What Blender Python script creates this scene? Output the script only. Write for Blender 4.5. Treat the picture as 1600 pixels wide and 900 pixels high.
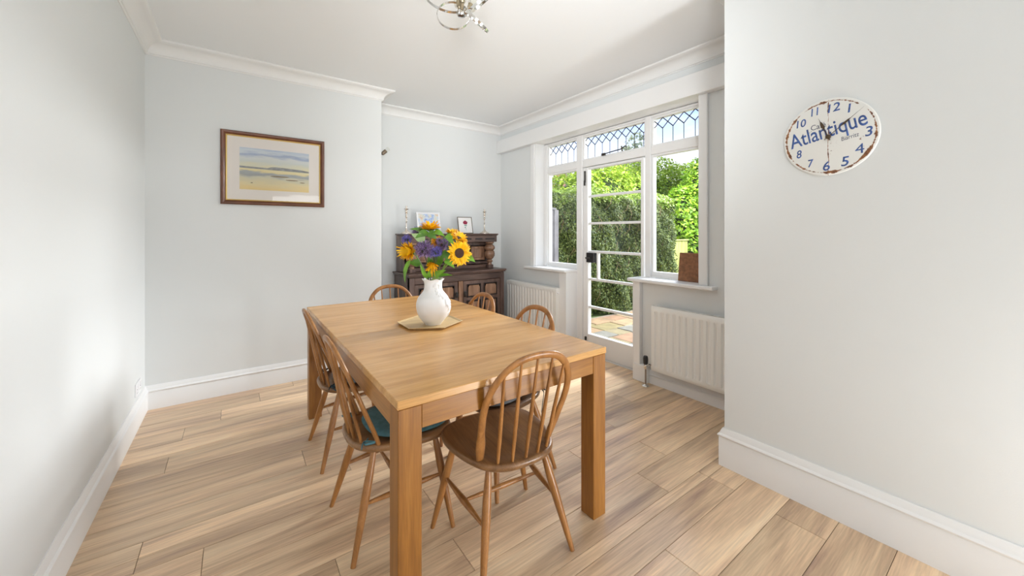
import bpy, math, random
import numpy as np
from mathutils import Vector, Matrix, noise

PI = math.pi
random.seed(7)
rng = np.random.default_rng(11)
for o in list(bpy.data.objects):
    bpy.data.objects.remove(o)
S = bpy.context.scene
C = S.collection

# ------------------------------------------------------------------ camera
cam_d = bpy.data.cameras.new('camera')
cam = bpy.data.objects.new('camera', cam_d)
C.objects.link(cam)
S.camera = cam
cam.location = (0, 0, 1.3)
cam.rotation_euler = (PI / 2, 0, -0.6265)
cam_d.sensor_width = 36
cam_d.lens = 595.7 / 1600 * 36
cam_d.shift_y = -87.0 / 1600
cam_d.clip_start = 0.02

# ------------------------------------------------------------------ world, lights, exposure
SKY, PF, PG, PB, PS, PQ = 1.6, 42.0, 1900.0, 68.0, 3.6, 390.0
world = bpy.data.worlds.new('sky')
S.world = world
world.use_nodes = True
wt = world.node_tree
wn, wl = wt.nodes, wt.links
wn.clear()
wout = wn.new('ShaderNodeOutputWorld')
wbg = wn.new('ShaderNodeBackground')
wbg.inputs['Strength'].default_value = SKY
tc = wn.new('ShaderNodeTexCoord')
mp = wn.new('ShaderNodeMapping')
mp.inputs['Scale'].default_value = (1.0, 1.0, 2.4)
nz = wn.new('ShaderNodeTexNoise')
nz.inputs['Scale'].default_value = 2.3
nz.inputs['Detail'].default_value = 7
nz.inputs['Roughness'].default_value = 0.55
cr = wn.new('ShaderNodeValToRGB')
cr.color_ramp.elements[0].position = 0.44
cr.color_ramp.elements[0].color = (0.30, 0.52, 0.95, 1)
cr.color_ramp.elements[1].position = 0.60
cr.color_ramp.elements[1].color = (0.97, 0.98, 1.0, 1)
sx = wn.new('ShaderNodeSeparateXYZ')
mr = wn.new('ShaderNodeMapRange')
mr.inputs['From Min'].default_value = 0.14
mr.inputs['From Max'].default_value = 0.30
mixw = wn.new('ShaderNodeMix')
mixw.data_type = 'RGBA'
mixw.inputs[6].default_value = (0.97, 0.98, 1.0, 1)
wl.new(tc.outputs['Generated'], mp.inputs['Vector'])
wl.new(mp.outputs['Vector'], nz.inputs['Vector'])
wl.new(nz.outputs['Fac'], cr.inputs['Fac'])
wl.new(tc.outputs['Generated'], sx.inputs['Vector'])
wl.new(sx.outputs['Z'], mr.inputs['Value'])
wl.new(mr.outputs['Result'], mixw.inputs[0])
wl.new(cr.outputs['Color'], mixw.inputs[7])
wl.new(mixw.outputs[2], wbg.inputs['Color'])
wl.new(wbg.outputs[0], wout.inputs['Surface'])

def area(name, loc, target, sx_, sy_, power, col=(1, 1, 1)):
    L = bpy.data.lights.new(name, 'AREA')
    L.shape = 'RECTANGLE'
    L.size, L.size_y, L.energy, L.color = sx_, sy_, power, col
    o = bpy.data.objects.new(name, L)
    C.objects.link(o)
    o.location = loc
    o.rotation_euler = (Vector(target) - Vector(loc)).to_track_quat('-Z', 'Y').to_euler()
    return o

# daylight through the front window behind the camera
area('front_window_daylight', (1.45, -4.66, 1.5), (0.9, 3.0, 1.35), 1.3, 1.7, 1.0*PF, (0.93, 0.965, 1.0))
area('garden_fill', (9.0, 2.3, 4.3), (0.4, 2.6, 1.1), 4.6, 3.2, 1.0*PG, (0.95, 0.98, 1.0))  # added lamp out in the garden, boosts the light entering the glazing
# added fill lamp behind the camera, aimed up at the ceiling
area('ceiling_fill', (2.1, -1.0, 0.30), (0.2, 1.0, 2.7), 0.7, 0.7, 1.0*PB, (0.93, 0.965, 1.0))
sp_l = bpy.data.lights.new('window_wall_fill', 'SPOT')   # added fill spot by the camera, brightens the window wall
sp_l.energy = PQ
sp_l.spot_size = math.radians(58)
sp_l.spot_blend = 1.0
sp_l.shadow_soft_size = 0.35
sp_l.color = (0.95, 0.975, 1.0)
sp_o = bpy.data.objects.new('window_wall_fill', sp_l)
C.objects.link(sp_o)
sp_o.location = (-0.1, -0.55, 1.75)
sp_o.rotation_euler = (Vector((2.5, 3.2, 2.45)) - Vector(sp_o.location)).to_track_quat('-Z', 'Y').to_euler()
sun_l = bpy.data.lights.new('sun', 'SUN')
sun_l.energy = PS
sun_l.angle = math.radians(1.2)
sun_l.color = (1, 0.96, 0.86)
sun = bpy.data.objects.new('sun', sun_l)
C.objects.link(sun)
sun.location = (0, 8, 12)
sun.rotation_euler = Vector((0.85, -0.45, -1.3)).to_track_quat('-Z', 'Y').to_euler()

vs = S.view_settings
vs.view_transform = 'Standard'
vs.look = 'None'
vs.exposure = 0.0
vs.gamma = 1
vs.use_curve_mapping = False

# ------------------------------------------------------------------ mesh helpers
class MB:
    def __init__(s):
        s.v, s.f = [], []

    def add(s, vs_, fs):
        b = len(s.v)
        s.v += [tuple(map(float, p)) for p in vs_]
        s.f += [tuple(b + i for i in q) for q in fs]
        return s

    def box(s, x0, x1, y0, y1, z0, z1, c=0.0, M=None):
        cx, cy, cz = (x0 + x1) / 2, (y0 + y1) / 2, (z0 + z1) / 2
        h = (abs(x1 - x0) / 2, abs(y1 - y0) / 2, abs(z1 - z0) / 2)
        if c <= 0:
            vs_ = [(cx + a * h[0], cy + b * h[1], cz + d * h[2]) for a in (-1, 1) for b in (-1, 1) for d in (-1, 1)]
            fs = [(0, 1, 3, 2), (4, 6, 7, 5), (0, 4, 5, 1), (2, 3, 7, 6), (0, 2, 6, 4), (1, 5, 7, 3)]
        else:
            c = min(c, min(h) * 0.9)
            vs_, idx = [], {}
            for sg in [(a, b, d) for a in (-1, 1) for b in (-1, 1) for d in (-1, 1)]:
                for ax in range(3):
                    p = [sg[k] * (h[k] - (0 if k == ax else c)) for k in range(3)]
                    idx[(sg, ax)] = len(vs_)
                    vs_.append((cx + p[0], cy + p[1], cz + p[2]))
            fs = []
            for ax in range(3):
                o = [k for k in range(3) if k != ax]
                for sa in (-1, 1):
                    q = []
                    for (u, w) in ((-1, -1), (1, -1), (1, 1), (-1, 1)):
                        sg = [0, 0, 0]
                        sg[ax] = sa; sg[o[0]] = u; sg[o[1]] = w
                        q.append(idx[(tuple(sg), ax)])
                    fs.append(tuple(q))
            for e in range(3):
                a, b = [k for k in range(3) if k != e]
                for sa in (-1, 1):
                    for sb in (-1, 1):
                        s0, s1 = [0] * 3, [0] * 3
                        s0[a] = s1[a] = sa; s0[b] = s1[b] = sb
                        s0[e], s1[e] = -1, 1
                        s0, s1 = tuple(s0), tuple(s1)
                        fs.append((idx[(s0, a)], idx[(s1, a)], idx[(s1, b)], idx[(s0, b)]))
            for sg in [(a, b, d) for a in (-1, 1) for b in (-1, 1) for d in (-1, 1)]:
                fs.append(tuple(idx[(sg, ax)] for ax in range(3)))
        if M is not None:
            vs_ = [tuple(M @ Vector(p)) for p in vs_]
        return s.add(vs_, fs)

    def loft(s, rings, cap=True, closed=False):
        n = len(rings[0])
        vs_ = [p for r in rings for p in r]
        fs = []
        R = len(rings)
        for i in range(R if closed else R - 1):
            a, b = i * n, ((i + 1) % R) * n
            for j in range(n):
                k = (j + 1) % n
                fs.append((a + j, a + k, b + k, b + j))
        if cap and not closed:
            fs.append(tuple(range(n - 1, -1, -1)))
            fs.append(tuple((R - 1) * n + j for j in range(n)))
        return s.add(vs_, fs)

    def tube(s, pts, rad, seg=10, flat=None, closed=False, up=None):
        """pts: 3d points; rad: number, list, or list of (ra, rb); flat: reference normal for the a axis"""
        pts = [Vector(p) for p in pts]
        n = len(pts)
        if not isinstance(rad, (list, tuple)):
            rad = [rad] * n
        rings = []
        prev = None
        for i, p in enumerate(pts):
            if closed:
                t = (pts[(i + 1) % n] - pts[i - 1]).normalized()
            else:
                t = (pts[min(i + 1, n - 1)] - pts[max(i - 1, 0)]).normalized()
            if flat is not None:
                b = Vector(flat)
                b = (b - t * b.dot(t)).normalized()
                a = b.cross(t).normalized()
            else:
                if prev is None:
                    r = Vector((0, 0, 1)) if abs(t.z) < 0.9 else Vector((1, 0, 0))
                    a = (r - t * r.dot(t)).normalized()
                else:
                    a = (prev - t * prev.dot(t)).normalized()
                prev = a
                b = t.cross(a)
            ra, rb = rad[i] if isinstance(rad[i], (list, tuple)) else (rad[i], rad[i])
            rings.append([tuple(p + a * ra * math.cos(2 * PI * k / seg) + b * rb * math.sin(2 * PI * k / seg)) for k in range(seg)])
        return s.loft(rings, closed=closed)

    def lathe(s, prof, seg=24, M=None, cx=0, cy=0, fn=None):
        rings = []
        for r, z in prof:
            ring = []
            for k in range(seg):
                a = 2 * PI * k / seg
                rr = max(r, 1e-5)
                p = Vector((cx + rr * math.cos(a), cy + rr * math.sin(a), z))
                if fn: p = fn(p, a, r, z)
                if M is not None: p = M @ p
                ring.append(tuple(p))
            rings.append(ring)
        return s.loft(rings)

    def prism(s, outline, z0, z1, M=None):
        n = len(outline)
        vs_ = [(x, y, z0) for x, y in outline] + [(x, y, z1) for x, y in outline]
        if M is not None: vs_ = [tuple(M @ Vector(p)) for p in vs_]
        fs = [tuple(range(n - 1, -1, -1)), tuple(range(n, 2 * n))]
        fs += [(i, (i + 1) % n, n + (i + 1) % n, n + i) for i in range(n)]
        return s.add(vs_, fs)

def wloc(o):
    l = Vector((0, 0, 0))
    while o is not None:
        l += o.location
        o = o.parent
    return l

def obj(name, mb, mat, parent=None, world=False, smooth=None, kind=None, at=None):
    """link one mesh object; world=True: vertices given in world coordinates"""
    me = bpy.data.meshes.new(name)
    vs_ = mb.v
    if world and parent is not None:
        off = wloc(parent)
        vs_ = [(x - off.x, y - off.y, z - off.z) for x, y, z in vs_]
    me.from_pydata(vs_, [], mb.f)
    import bmesh
    bm = bmesh.new(); bm.from_mesh(me)
    bmesh.ops.recalc_face_normals(bm, faces=bm.faces)
    bm.to_mesh(me); bm.free()
    if mat is not None: me.materials.append(mat)
    if smooth is not None:
        me.polygons.foreach_set('use_smooth', [True] * len(me.polygons))
        me.set_sharp_from_angle(angle=math.radians(smooth))
    o = bpy.data.objects.new(name, me)
    C.objects.link(o)
    if parent is not None: o.parent = parent
    if at is not None: o.location = at
    if kind: o['kind'] = kind
    return o

def raw(name, vs_, fs, mat, parent=None, kind=None, smooth=False):
    me = bpy.data.meshes.new(name)
    me.from_pydata(vs_, [], fs)
    me.materials.append(mat)
    if smooth: me.polygons.foreach_set('use_smooth', [True] * len(me.polygons))
    o = bpy.data.objects.new(name, me)
    C.objects.link(o)
    if parent is not None: o.parent = parent
    if kind: o['kind'] = kind
    return o

def tag(o, label, cat, group=None):
    o['label'] = label; o['category'] = cat
    if group: o['group'] = group
    return o

def thing(name, label, cat, loc=(0, 0, 0), rot=(0, 0, 0), group=None):
    o = bpy.data.objects.new(name, None)
    o.empty_display_size = 0.05
    C.objects.link(o)
    o.location = loc; o.rotation_euler = rot
    return tag(o, label, cat, group)

def struct(name, loc=(0, 0, 0)):
    o = bpy.data.objects.new(name, None)
    o.empty_display_size = 0.05
    C.objects.link(o); o.location = loc
    o['kind'] = 'structure'
    return o

def catmull(P, n, closed=False):
    P = [Vector(p) for p in P]
    out = []
    m = len(P)
    segs = m if closed else m - 1
    for i in range(segs):
        if closed: a, b, c, d = P[i - 1], P[i], P[(i + 1) % m], P[(i + 2) % m]
        else: a, b, c, d = P[max(i - 1, 0)], P[i], P[i + 1], P[min(i + 2, m - 1)]
        for k in range(n):
            t = k / n
            out.append(0.5 * ((2 * b) + (c - a) * t + (2 * a - 5 * b + 4 * c - d) * t * t + (3 * b - a - 3 * c + d) * t ** 3))
    if not closed: out.append(P[-1])
    return out

# ------------------------------------------------------------------ materials
def new_mat(name):
    m = bpy.data.materials.new(name); m.use_nodes = True
    nt = m.node_tree
    return m, nt.nodes, nt.links, nt.nodes['Principled BSDF']

def plain(name, col, rough=0.5, metal=0.0, bump=0.0, bscale=200, var=0.0, vscale=3.0, spec=0.5):
    m, n, l, b = new_mat(name)
    b.inputs['Base Color'].default_value = (*col, 1)
    b.inputs['Roughness'].default_value = rough
    b.inputs['Metallic'].default_value = metal
    b.inputs['Specular IOR Level'].default_value = spec
    t = n.new('ShaderNodeTexCoord')
    if bump:
        z = n.new('ShaderNodeTexNoise'); z.inputs['Scale'].default_value = bscale
        z.inputs['Detail'].default_value = 3
        bp = n.new('ShaderNodeBump'); bp.inputs['Strength'].default_value = bump
        bp.inputs['Distance'].default_value = 0.002
        l.new(t.outputs['Object'], z.inputs['Vector']); l.new(z.outputs['Fac'], bp.inputs['Height'])
        l.new(bp.outputs['Normal'], b.inputs['Normal'])
    if var:
        z = n.new('ShaderNodeTexNoise'); z.inputs['Scale'].default_value = vscale
        z.inputs['Detail'].default_value = 4
        r = n.new('ShaderNodeMapRange')
        r.inputs['To Min'].default_value = 1 - var; r.inputs['To Max'].default_value = 1 + var
        r.inputs['From Min'].default_value = 0.3; r.inputs['From Max'].default_value = 0.7
        v = n.new('ShaderNodeVectorMath'); v.operation = 'SCALE'
        v.inputs[0].default_value = col
        l.new(t.outputs['Object'], z.inputs['Vector']); l.new(z.outputs['Fac'], r.inputs['Value'])
        l.new(r.outputs['Result'], v.inputs['Scale']); l.new(v.outputs[0], b.inputs['Base Color'])
    return m

def wood(name, cols, axis='x', scale=1.0, rough=0.35, stretch=14, vary=0.12, bump=0.15, blotch=0.0, coat=0.0):
    """grain stretched along an axis of the object's own coordinates; cols dark..light"""
    m, n, l, b = new_mat(name)
    t = n.new('ShaderNodeTexCoord'); oi = n.new('ShaderNodeObjectInfo')
    mp_ = n.new('ShaderNodeMapping')
    s = [scale * stretch] * 3
    s['xyz'.index(axis)] = scale
    mp_.inputs['Scale'].default_value = s
    cm = n.new('ShaderNodeCombineXYZ')
    for i, k in enumerate((37.0, 91.0, 53.0)):
        q = n.new('ShaderNodeMath'); q.operation = 'MULTIPLY'; q.inputs[1].default_value = k
        l.new(oi.outputs['Random'], q.inputs[0]); l.new(q.outputs[0], cm.inputs[i])
    l.new(cm.outputs[0], mp_.inputs['Location'])
    l.new(t.outputs['Object'], mp_.inputs['Vector'])
    z = n.new('ShaderNodeTexNoise'); z.inputs['Scale'].default_value = 1.0
    z.inputs['Detail'].default_value = 6; z.inputs['Roughness'].default_value = 0.62
    z.inputs['Distortion'].default_value = 0.6
    l.new(mp_.outputs[0], z.inputs['Vector'])
    r = n.new('ShaderNodeValToRGB')
    el = r.color_ramp.elements
    ps = np.linspace(0.30, 0.70, len(cols))
    el[0].position = ps[0]; el[0].color = (*cols[0], 1)
    el[1].position = ps[-1]; el[1].color = (*cols[-1], 1)
    for p, c in zip(ps[1:-1], cols[1:-1]):
        e = el.new(float(p)); e.color = (*c, 1)
    l.new(z.outputs['Fac'], r.inputs['Fac'])
    # fine pores
    mp2 = n.new('ShaderNodeMapping')
    s2 = [scale * 160] * 3; s2['xyz'.index(axis)] = scale * 6
    mp2.inputs['Scale'].default_value = s2
    l.new(t.outputs['Object'], mp2.inputs['Vector'])
    z2 = n.new('ShaderNodeTexNoise'); z2.inputs['Scale'].default_value = 1.0; z2.inputs['Detail'].default_value = 2
    l.new(mp2.outputs[0], z2.inputs['Vector'])
    r2 = n.new('ShaderNodeMapRange'); r2.inputs['From Min'].default_value = 0.35; r2.inputs['From Max'].default_value = 0.65
    r2.inputs['To Min'].default_value = 1 - 0.14; r2.inputs['To Max'].default_value = 1.06
    l.new(z2.outputs['Fac'], r2.inputs['Value'])
    rv = n.new('ShaderNodeMapRange')
    rv.inputs['To Min'].default_value = 1 - vary; rv.inputs['To Max'].default_value = 1 + vary
    l.new(oi.outputs['Random'], rv.inputs['Value'])
    mm = n.new('ShaderNodeMath'); mm.operation = 'MULTIPLY'
    l.new(r2.outputs[0], mm.inputs[0]); l.new(rv.outputs[0], mm.inputs[1])
    last = mm
    if blotch:
        z3 = n.new('ShaderNodeTexNoise'); z3.inputs['Scale'].default_value = 3.2; z3.inputs['Detail'].default_value = 3
        l.new(mp_.outputs[0], z3.inputs['Vector'])
        z3.inputs['Scale'].default_value = 0.45
        r3 = n.new('ShaderNodeMapRange'); r3.inputs['From Min'].default_value = 0.3; r3.inputs['From Max'].default_value = 0.7
        r3.inputs['To Min'].default_value = 1 - blotch; r3.inputs['To Max'].default_value = 1 + blotch
        l.new(z3.outputs['Fac'], r3.inputs['Value'])
        m3 = n.new('ShaderNodeMath'); m3.operation = 'MULTIPLY'
        l.new(mm.outputs[0], m3.inputs[0]); l.new(r3.outputs[0], m3.inputs[1]); last = m3
    v = n.new('ShaderNodeVectorMath'); v.operation = 'SCALE'
    l.new(r.outputs['Color'], v.inputs[0]); l.new(last.outputs[0], v.inputs['Scale'])
    l.new(v.outputs[0], b.inputs['Base Color'])
    b.inputs['Roughness'].default_value = rough
    if coat:
        b.inputs['Coat Weight'].default_value = coat; b.inputs['Coat Roughness'].default_value = 0.25
    bp = n.new('ShaderNodeBump'); bp.inputs['Strength'].default_value = bump; bp.inputs['Distance'].default_value = 0.0008
    l.new(z2.outputs['Fac'], bp.inputs['Height']); l.new(bp.outputs['Normal'], b.inputs['Normal'])
    return m

def leafy(name, c0, c1, rough=0.5, trans=0.25):
    """leaf colour varied per leaf island"""
    m, n, l, b = new_mat(name)
    g = n.new('ShaderNodeNewGeometry')
    r = n.new('ShaderNodeValToRGB')
    r.color_ramp.elements[0].color = (*c0, 1); r.color_ramp.elements[1].color = (*c1, 1)
    l.new(g.outputs['Random Per Island'], r.inputs['Fac'])
    l.new(r.outputs['Color'], b.inputs['Base Color'])
    b.inputs['Roughness'].default_value = rough
    if trans:
        tr = n.new('ShaderNodeBsdfTranslucent')
        mx = n.new('ShaderNodeMixShader'); mx.inputs[0].default_value = trans
        l.new(r.outputs['Color'], tr.inputs['Color'])
        l.new(b.outputs[0], mx.inputs[1]); l.new(tr.outputs[0], mx.inputs[2])
        l.new(mx.outputs[0], n['Material Output'].inputs['Surface'])
    return m

def glass_mat(name, tint=(1, 1, 1), refl=1.0):
    m, n, l, b = new_mat(name)
    n.remove(b)
    tr = n.new('ShaderNodeBsdfTransparent'); tr.inputs['Color'].default_value = (*tint, 1)
    gl = n.new('ShaderNodeBsdfGlossy'); gl.inputs['Roughness'].default_value = 0.02
    fr = n.new('ShaderNodeFresnel'); fr.inputs['IOR'].default_value = 1.45
    mu = n.new('ShaderNodeMath'); mu.operation = 'MULTIPLY'; mu.inputs[1].default_value = refl
    mx = n.new('ShaderNodeMixShader')
    ge = n.new('ShaderNodeNewGeometry')   # the far face of a thin pane does not reflect again
    sb = n.new('ShaderNodeMath'); sb.operation = 'SUBTRACT'; sb.inputs[0].default_value = 1.0
    m2 = n.new('ShaderNodeMath'); m2.operation = 'MULTIPLY'
    l.new(ge.outputs['Backfacing'], sb.inputs[1])
    l.new(fr.outputs[0], mu.inputs[0]); l.new(mu.outputs[0], m2.inputs[0]); l.new(sb.outputs[0], m2.inputs[1])
    l.new(m2.outputs[0], mx.inputs[0])
    l.new(tr.outputs[0], mx.inputs[1]); l.new(gl.outputs[0], mx.inputs[2])
    l.new(mx.outputs[0], n['Material Output'].inputs['Surface'])
    return m

M_wall = plain('wall_paint', (0.775, 0.795, 0.792), 0.75, bump=0.12, bscale=260, spec=0.25)
M_ceil = plain('ceiling_paint', (0.885, 0.905, 0.915), 0.85, bump=0.08, bscale=180, spec=0.2)
M_trim = plain('white_gloss_paint', (0.86, 0.86, 0.855), 0.32, bump=0.03, bscale=60)
M_cove = plain('coving_paint', (0.86, 0.86, 0.85), 0.6)
M_glass = glass_mat('window_glass')
M_picglass = glass_mat('picture_glass')
M_lead = plain('lead_came', (0.025, 0.022, 0.035), 0.6)
M_black = plain('black_metal', (0.02, 0.02, 0.022), 0.4)
M_iron = plain('dark_iron', (0.05, 0.045, 0.04), 0.5, metal=0.6)
M_chrome = plain('polished_chrome', (0.72, 0.71, 0.69), 0.12, metal=1.0)
M_brushed = plain('brushed_brass', (0.45, 0.38, 0.27), 0.35, metal=0.9)
M_rad = plain('radiator_enamel', (0.90, 0.90, 0.87), 0.35)
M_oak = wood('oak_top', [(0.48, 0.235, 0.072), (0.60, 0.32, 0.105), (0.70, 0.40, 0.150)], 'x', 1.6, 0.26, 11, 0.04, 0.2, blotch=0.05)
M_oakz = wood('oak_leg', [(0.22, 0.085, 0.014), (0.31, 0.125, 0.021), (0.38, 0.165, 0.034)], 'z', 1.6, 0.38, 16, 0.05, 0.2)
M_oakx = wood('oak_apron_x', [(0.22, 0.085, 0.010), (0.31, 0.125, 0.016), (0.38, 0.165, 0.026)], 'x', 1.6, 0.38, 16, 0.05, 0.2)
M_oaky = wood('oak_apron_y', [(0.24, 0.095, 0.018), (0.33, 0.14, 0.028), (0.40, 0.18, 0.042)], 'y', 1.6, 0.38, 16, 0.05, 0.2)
M_seat = wood('elm_seat', [(0.13, 0.062, 0.026), (0.24, 0.12, 0.048), (0.37, 0.20, 0.085)], 'y', 1.8, 0.33, 9, 0.08, 0.2, blotch=0.2)
M_beech = wood('beech', [(0.24, 0.098, 0.026), (0.36, 0.155, 0.042), (0.46, 0.21, 0.064)], 'z', 3.0, 0.33, 9, 0.06, 0.12)
M_floor = wood('plank_oak', [(0.40, 0.255, 0.185), (0.64, 0.44, 0.28), (0.80, 0.58, 0.37), (0.86, 0.66, 0.44)], 'x', 0.85, 0.29, 13, 0.13, 0.25, blotch=0.20)
M_gap = plain('plank_gap', (0.10, 0.06, 0.035), 0.9)
M_dark = wood('dark_oak', [(0.045, 0.026, 0.021), (0.105, 0.062, 0.048), (0.19, 0.115, 0.088)], 'x', 2.0, 0.33, 8, 0.10, 0.2, blotch=0.2)
M_darkz = wood('dark_oak_upright', [(0.045, 0.026, 0.021), (0.105, 0.062, 0.048), (0.19, 0.115, 0.088)], 'z', 2.0, 0.33, 8, 0.10, 0.2, blotch=0.2)
M_darkp = wood('dark_oak_lit', [(0.13, 0.066, 0.038), (0.25, 0.135, 0.080), (0.39, 0.225, 0.14)], 'z', 2.0, 0.26, 8, 0.10, 0.2, blotch=0.2)  # same dark oak, its glossy highlight put into a lighter colour
M_ebony = plain('blackened_oak', (0.018, 0.011, 0.010), 0.4)
M_vase = plain('matt_bisque', (0.88, 0.88, 0.88), 0.55, bump=0.25, bscale=350)
M_tray = wood('birch_tray', [(0.50, 0.33, 0.15), (0.60, 0.42, 0.20), (0.68, 0.49, 0.26)], 'x', 2, 0.35, 8, 0, 0.1)
M_petal = leafy('sunflower_petal', (0.95, 0.50, 0.004), (1.0, 0.72, 0.015), 0.5, 0.3)
M_petal2 = leafy('rusty_petal', (0.60, 0.22, 0.006), (0.85, 0.42, 0.012), 0.5, 0.25)
M_disc = plain('sunflower_disc', (0.045, 0.018, 0.010), 0.8, bump=1.0, bscale=500)
M_discb = plain('brown_disc', (0.16, 0.06, 0.015), 0.8, bump=1.0, bscale=500)
M_stem = plain('green_stem', (0.16, 0.24, 0.045), 0.5)
M_stemd = plain('dark_stem', (0.07, 0.08, 0.04), 0.5)
M_leafg = plain('sunflower_leaf', (0.085, 0.21, 0.022), 0.45, var=0.35, vscale=25)
M_leafp = plain('pale_leaf', (0.30, 0.42, 0.17), 0.5, var=0.12, vscale=30)
M_leafb = plain('bright_leaf', (0.16, 0.36, 0.03), 0.45, var=0.25, vscale=25)
M_agap = leafy('agapanthus_violet', (0.07, 0.06, 0.34), (0.28, 0.24, 0.66), 0.5, 0.15)
M_agapm = leafy('agapanthus_mauve', (0.11, 0.055, 0.16), (0.36, 0.25, 0.46), 0.5, 0.15)
M_silver = plain('silver_plate', (0.74, 0.66, 0.58), 0.25, metal=0.9, var=0.15, vscale=60)
M_mahog = plain('mahogany_frame', (0.155, 0.055, 0.026), 0.3, var=0.25, vscale=12)
M_gilt = plain('gilt_slip', (0.75, 0.55, 0.18), 0.35, metal=0.7)
M_mount = plain('cream_mount', (0.80, 0.755, 0.71), 0.8)
M_whitep = plain('white_frame', (0.88, 0.88, 0.9), 0.35)
M_teal = plain('teal_fabric', (0.075, 0.185, 0.215), 0.9, bump=0.6, bscale=400, var=0.2, vscale=40)
M_tie = plain('dark_tie', (0.035, 0.06, 0.075), 0.9)
M_greyf = plain('grey_fabric', (0.16, 0.17, 0.18), 0.9, bump=0.6, bscale=400)
M_copper = plain('hammered_copper', (0.24, 0.105, 0.048), 0.42, metal=0.35, bump=0.6, bscale=60, var=0.3, vscale=40)
M_enamel = None

# ------------------------------------------------------------------ room shell
XL, YB, YA, XR, XW, XC, YP, YF, ZC = -0.54, 3.83, 4.27, 1.17, 2.905, 2.212, 1.03, -4.6, 2.70
XO = 3.155
w = MB().box(XL - 0.15, XL, YF - 0.15, YA + 0.15, -0.05, ZC + 0.1)
o = obj('wall_left', w, M_wall); o['kind'] = 'structure'
o = obj('wall_back', MB().box(XL, XR, YB, YA + 0.15, -0.05, ZC + 0.1), M_wall); o['kind'] = 'structure'
o = obj('wall_alcove', MB().box(XR, XO, YA, YA + 0.15, -0.05, ZC + 0.1), M_wall); o['kind'] = 'structure'
w = MB()
w.box(XW, XO, 3.53, YA, -0.05, ZC + 0.1)
w.box(XW, XO, 2.99, 3.53, -0.05, 0.868)
w.box(XW, XO, 1.50, 2.105, -0.05, 0.868)
w.box(XW, XO, YP, 1.50, -0.05, ZC + 0.1)
w.box(XW, XO, 1.50, 3.53, 2.37, ZC + 0.1)
o = obj('wall_right', w, M_wall); o['kind'] = 'structure'
o = obj('wall_pier', MB().box(XC, XO, YF, YP, -0.05, ZC + 0.1), M_wall); o['kind'] = 'structure'
w = MB()
w.box(XL - 0.15, 0.75, YF - 0.15, YF, -0.05, ZC + 0.1)
w.box(2.12, XO, YF - 0.15, YF, -0.05, ZC + 0.1)
w.box(0.75, 2.12, YF - 0.15, YF, -0.05, 0.65)
w.box(0.75, 2.12, YF - 0.15, YF, 2.35, ZC + 0.1)
o = obj('wall_front', w, M_wall); o['kind'] = 'structure'
o = obj('ceiling', MB().box(XL - 0.15, XO, YF - 0.15, YA + 0.15, ZC, ZC + 0.15), M_ceil); o['kind'] = 'structure'
o = obj('wall_shade_block', MB().box(XL - 0.15, XO, YF - 0.15, YA + 0.15, ZC + 0.16, 3.95), plain('render_paint', (0.6, 0.58, 0.54), 0.9)); o['kind'] = 'structure'  # unseen block over the ceiling, added to shade the patio and hedge front

# front window behind the camera
wf = struct('window_2', (1.43, YF - 0.08, 0.65))
m_ = MB()
for x0, x1 in ((0.75, 0.81), (1.40, 1.46), (2.06, 2.12)):
    m_.box(x0, x1, YF - 0.11, YF - 0.05, 0.65, 2.35, 0.004)
for z0, z1 in ((0.65, 0.71), (1.88, 1.94), (2.29, 2.35)):
    m_.box(0.81, 2.06, YF - 0.10, YF - 0.06, z0, z1, 0.004)
obj('window_frame', m_, M_trim, wf, world=True)
obj('window_sill', MB().box(0.72, 2.15, YF - 0.05, YF + 0.12, 0.625, 0.655, 0.006), M_trim, wf, world=True)

# floor: subfloor and planks
floor = obj('floor', MB().box(XL - 0.05, XO, YF - 0.1, YA + 0.1, -0.06, -0.0045), M_gap); floor['kind'] = 'structure'
PW = 0.1866
known = {0.526: 2.018, 0.712: 1.425, 0.899: 2.035, 1.272: 2.03, 1.459: 0.32, 1.645: 2.05, 1.832: -0.108, 2.019: -0.317,
         2.392: 0.317, 2.765: -0.315, 3.138: -0.275, 3.511: 0.15}
L0 = 1.285
back = MB()
row = -28
while True:
    y0 = 0.5255 + PW * row
    y1 = y0 + PW
    row += 1
    if y0 > YA: break
    if y1 < YF: continue
    xj = None
    for k, v in known.items():
        if abs(k - y0) < 0.03: xj = v
    if xj is None: xj = random.choice([0.62, 1.0, 1.75, -0.02, 1.28]) + random.uniform(-0.1, 0.1)
    cuts = sorted({y0, y1, *[c for c in (YP, 2.105, 2.99, YB) if y0 + 0.004 < c < y1 - 0.004]})
    for ya, yb in zip(cuts[:-1], cuts[1:]):
        yc = (ya + yb) / 2
        lo = XR + 0.001 if yc > YB else XL + 0.001
        hi = XC - 0.001 if yc < YP else (3.02 if 2.105 < yc < 2.99 else XW - 0.001)
        x = xj - L0 * math.ceil((xj - lo) / L0)
        while x < hi:
            a, b_ = max(x, lo), min(x + L0, hi)
            if b_ - a > 0.01:
                g = 0.0009
                if yb < -0.05:
                    back.box(a + g, b_ - g, max(ya, YF) + g, yb - g, -0.014, 0, 0.0012)
                else:
                    m_ = MB().box(a + g, b_ - g, ya + g, yb - g, -0.014, 0, 0.0012)
                    cx_, cy_ = (a + b_) / 2, (ya + yb) / 2
                    m_.v = [(p[0] - cx_, p[1] - cy_, p[2]) for p in m_.v]
                    obj('plank', m_, M_floor, floor, at=(cx_, cy_, 0))
            x += L0
obj('planks_behind', back, M_floor, floor, kind='stuff')

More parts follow.
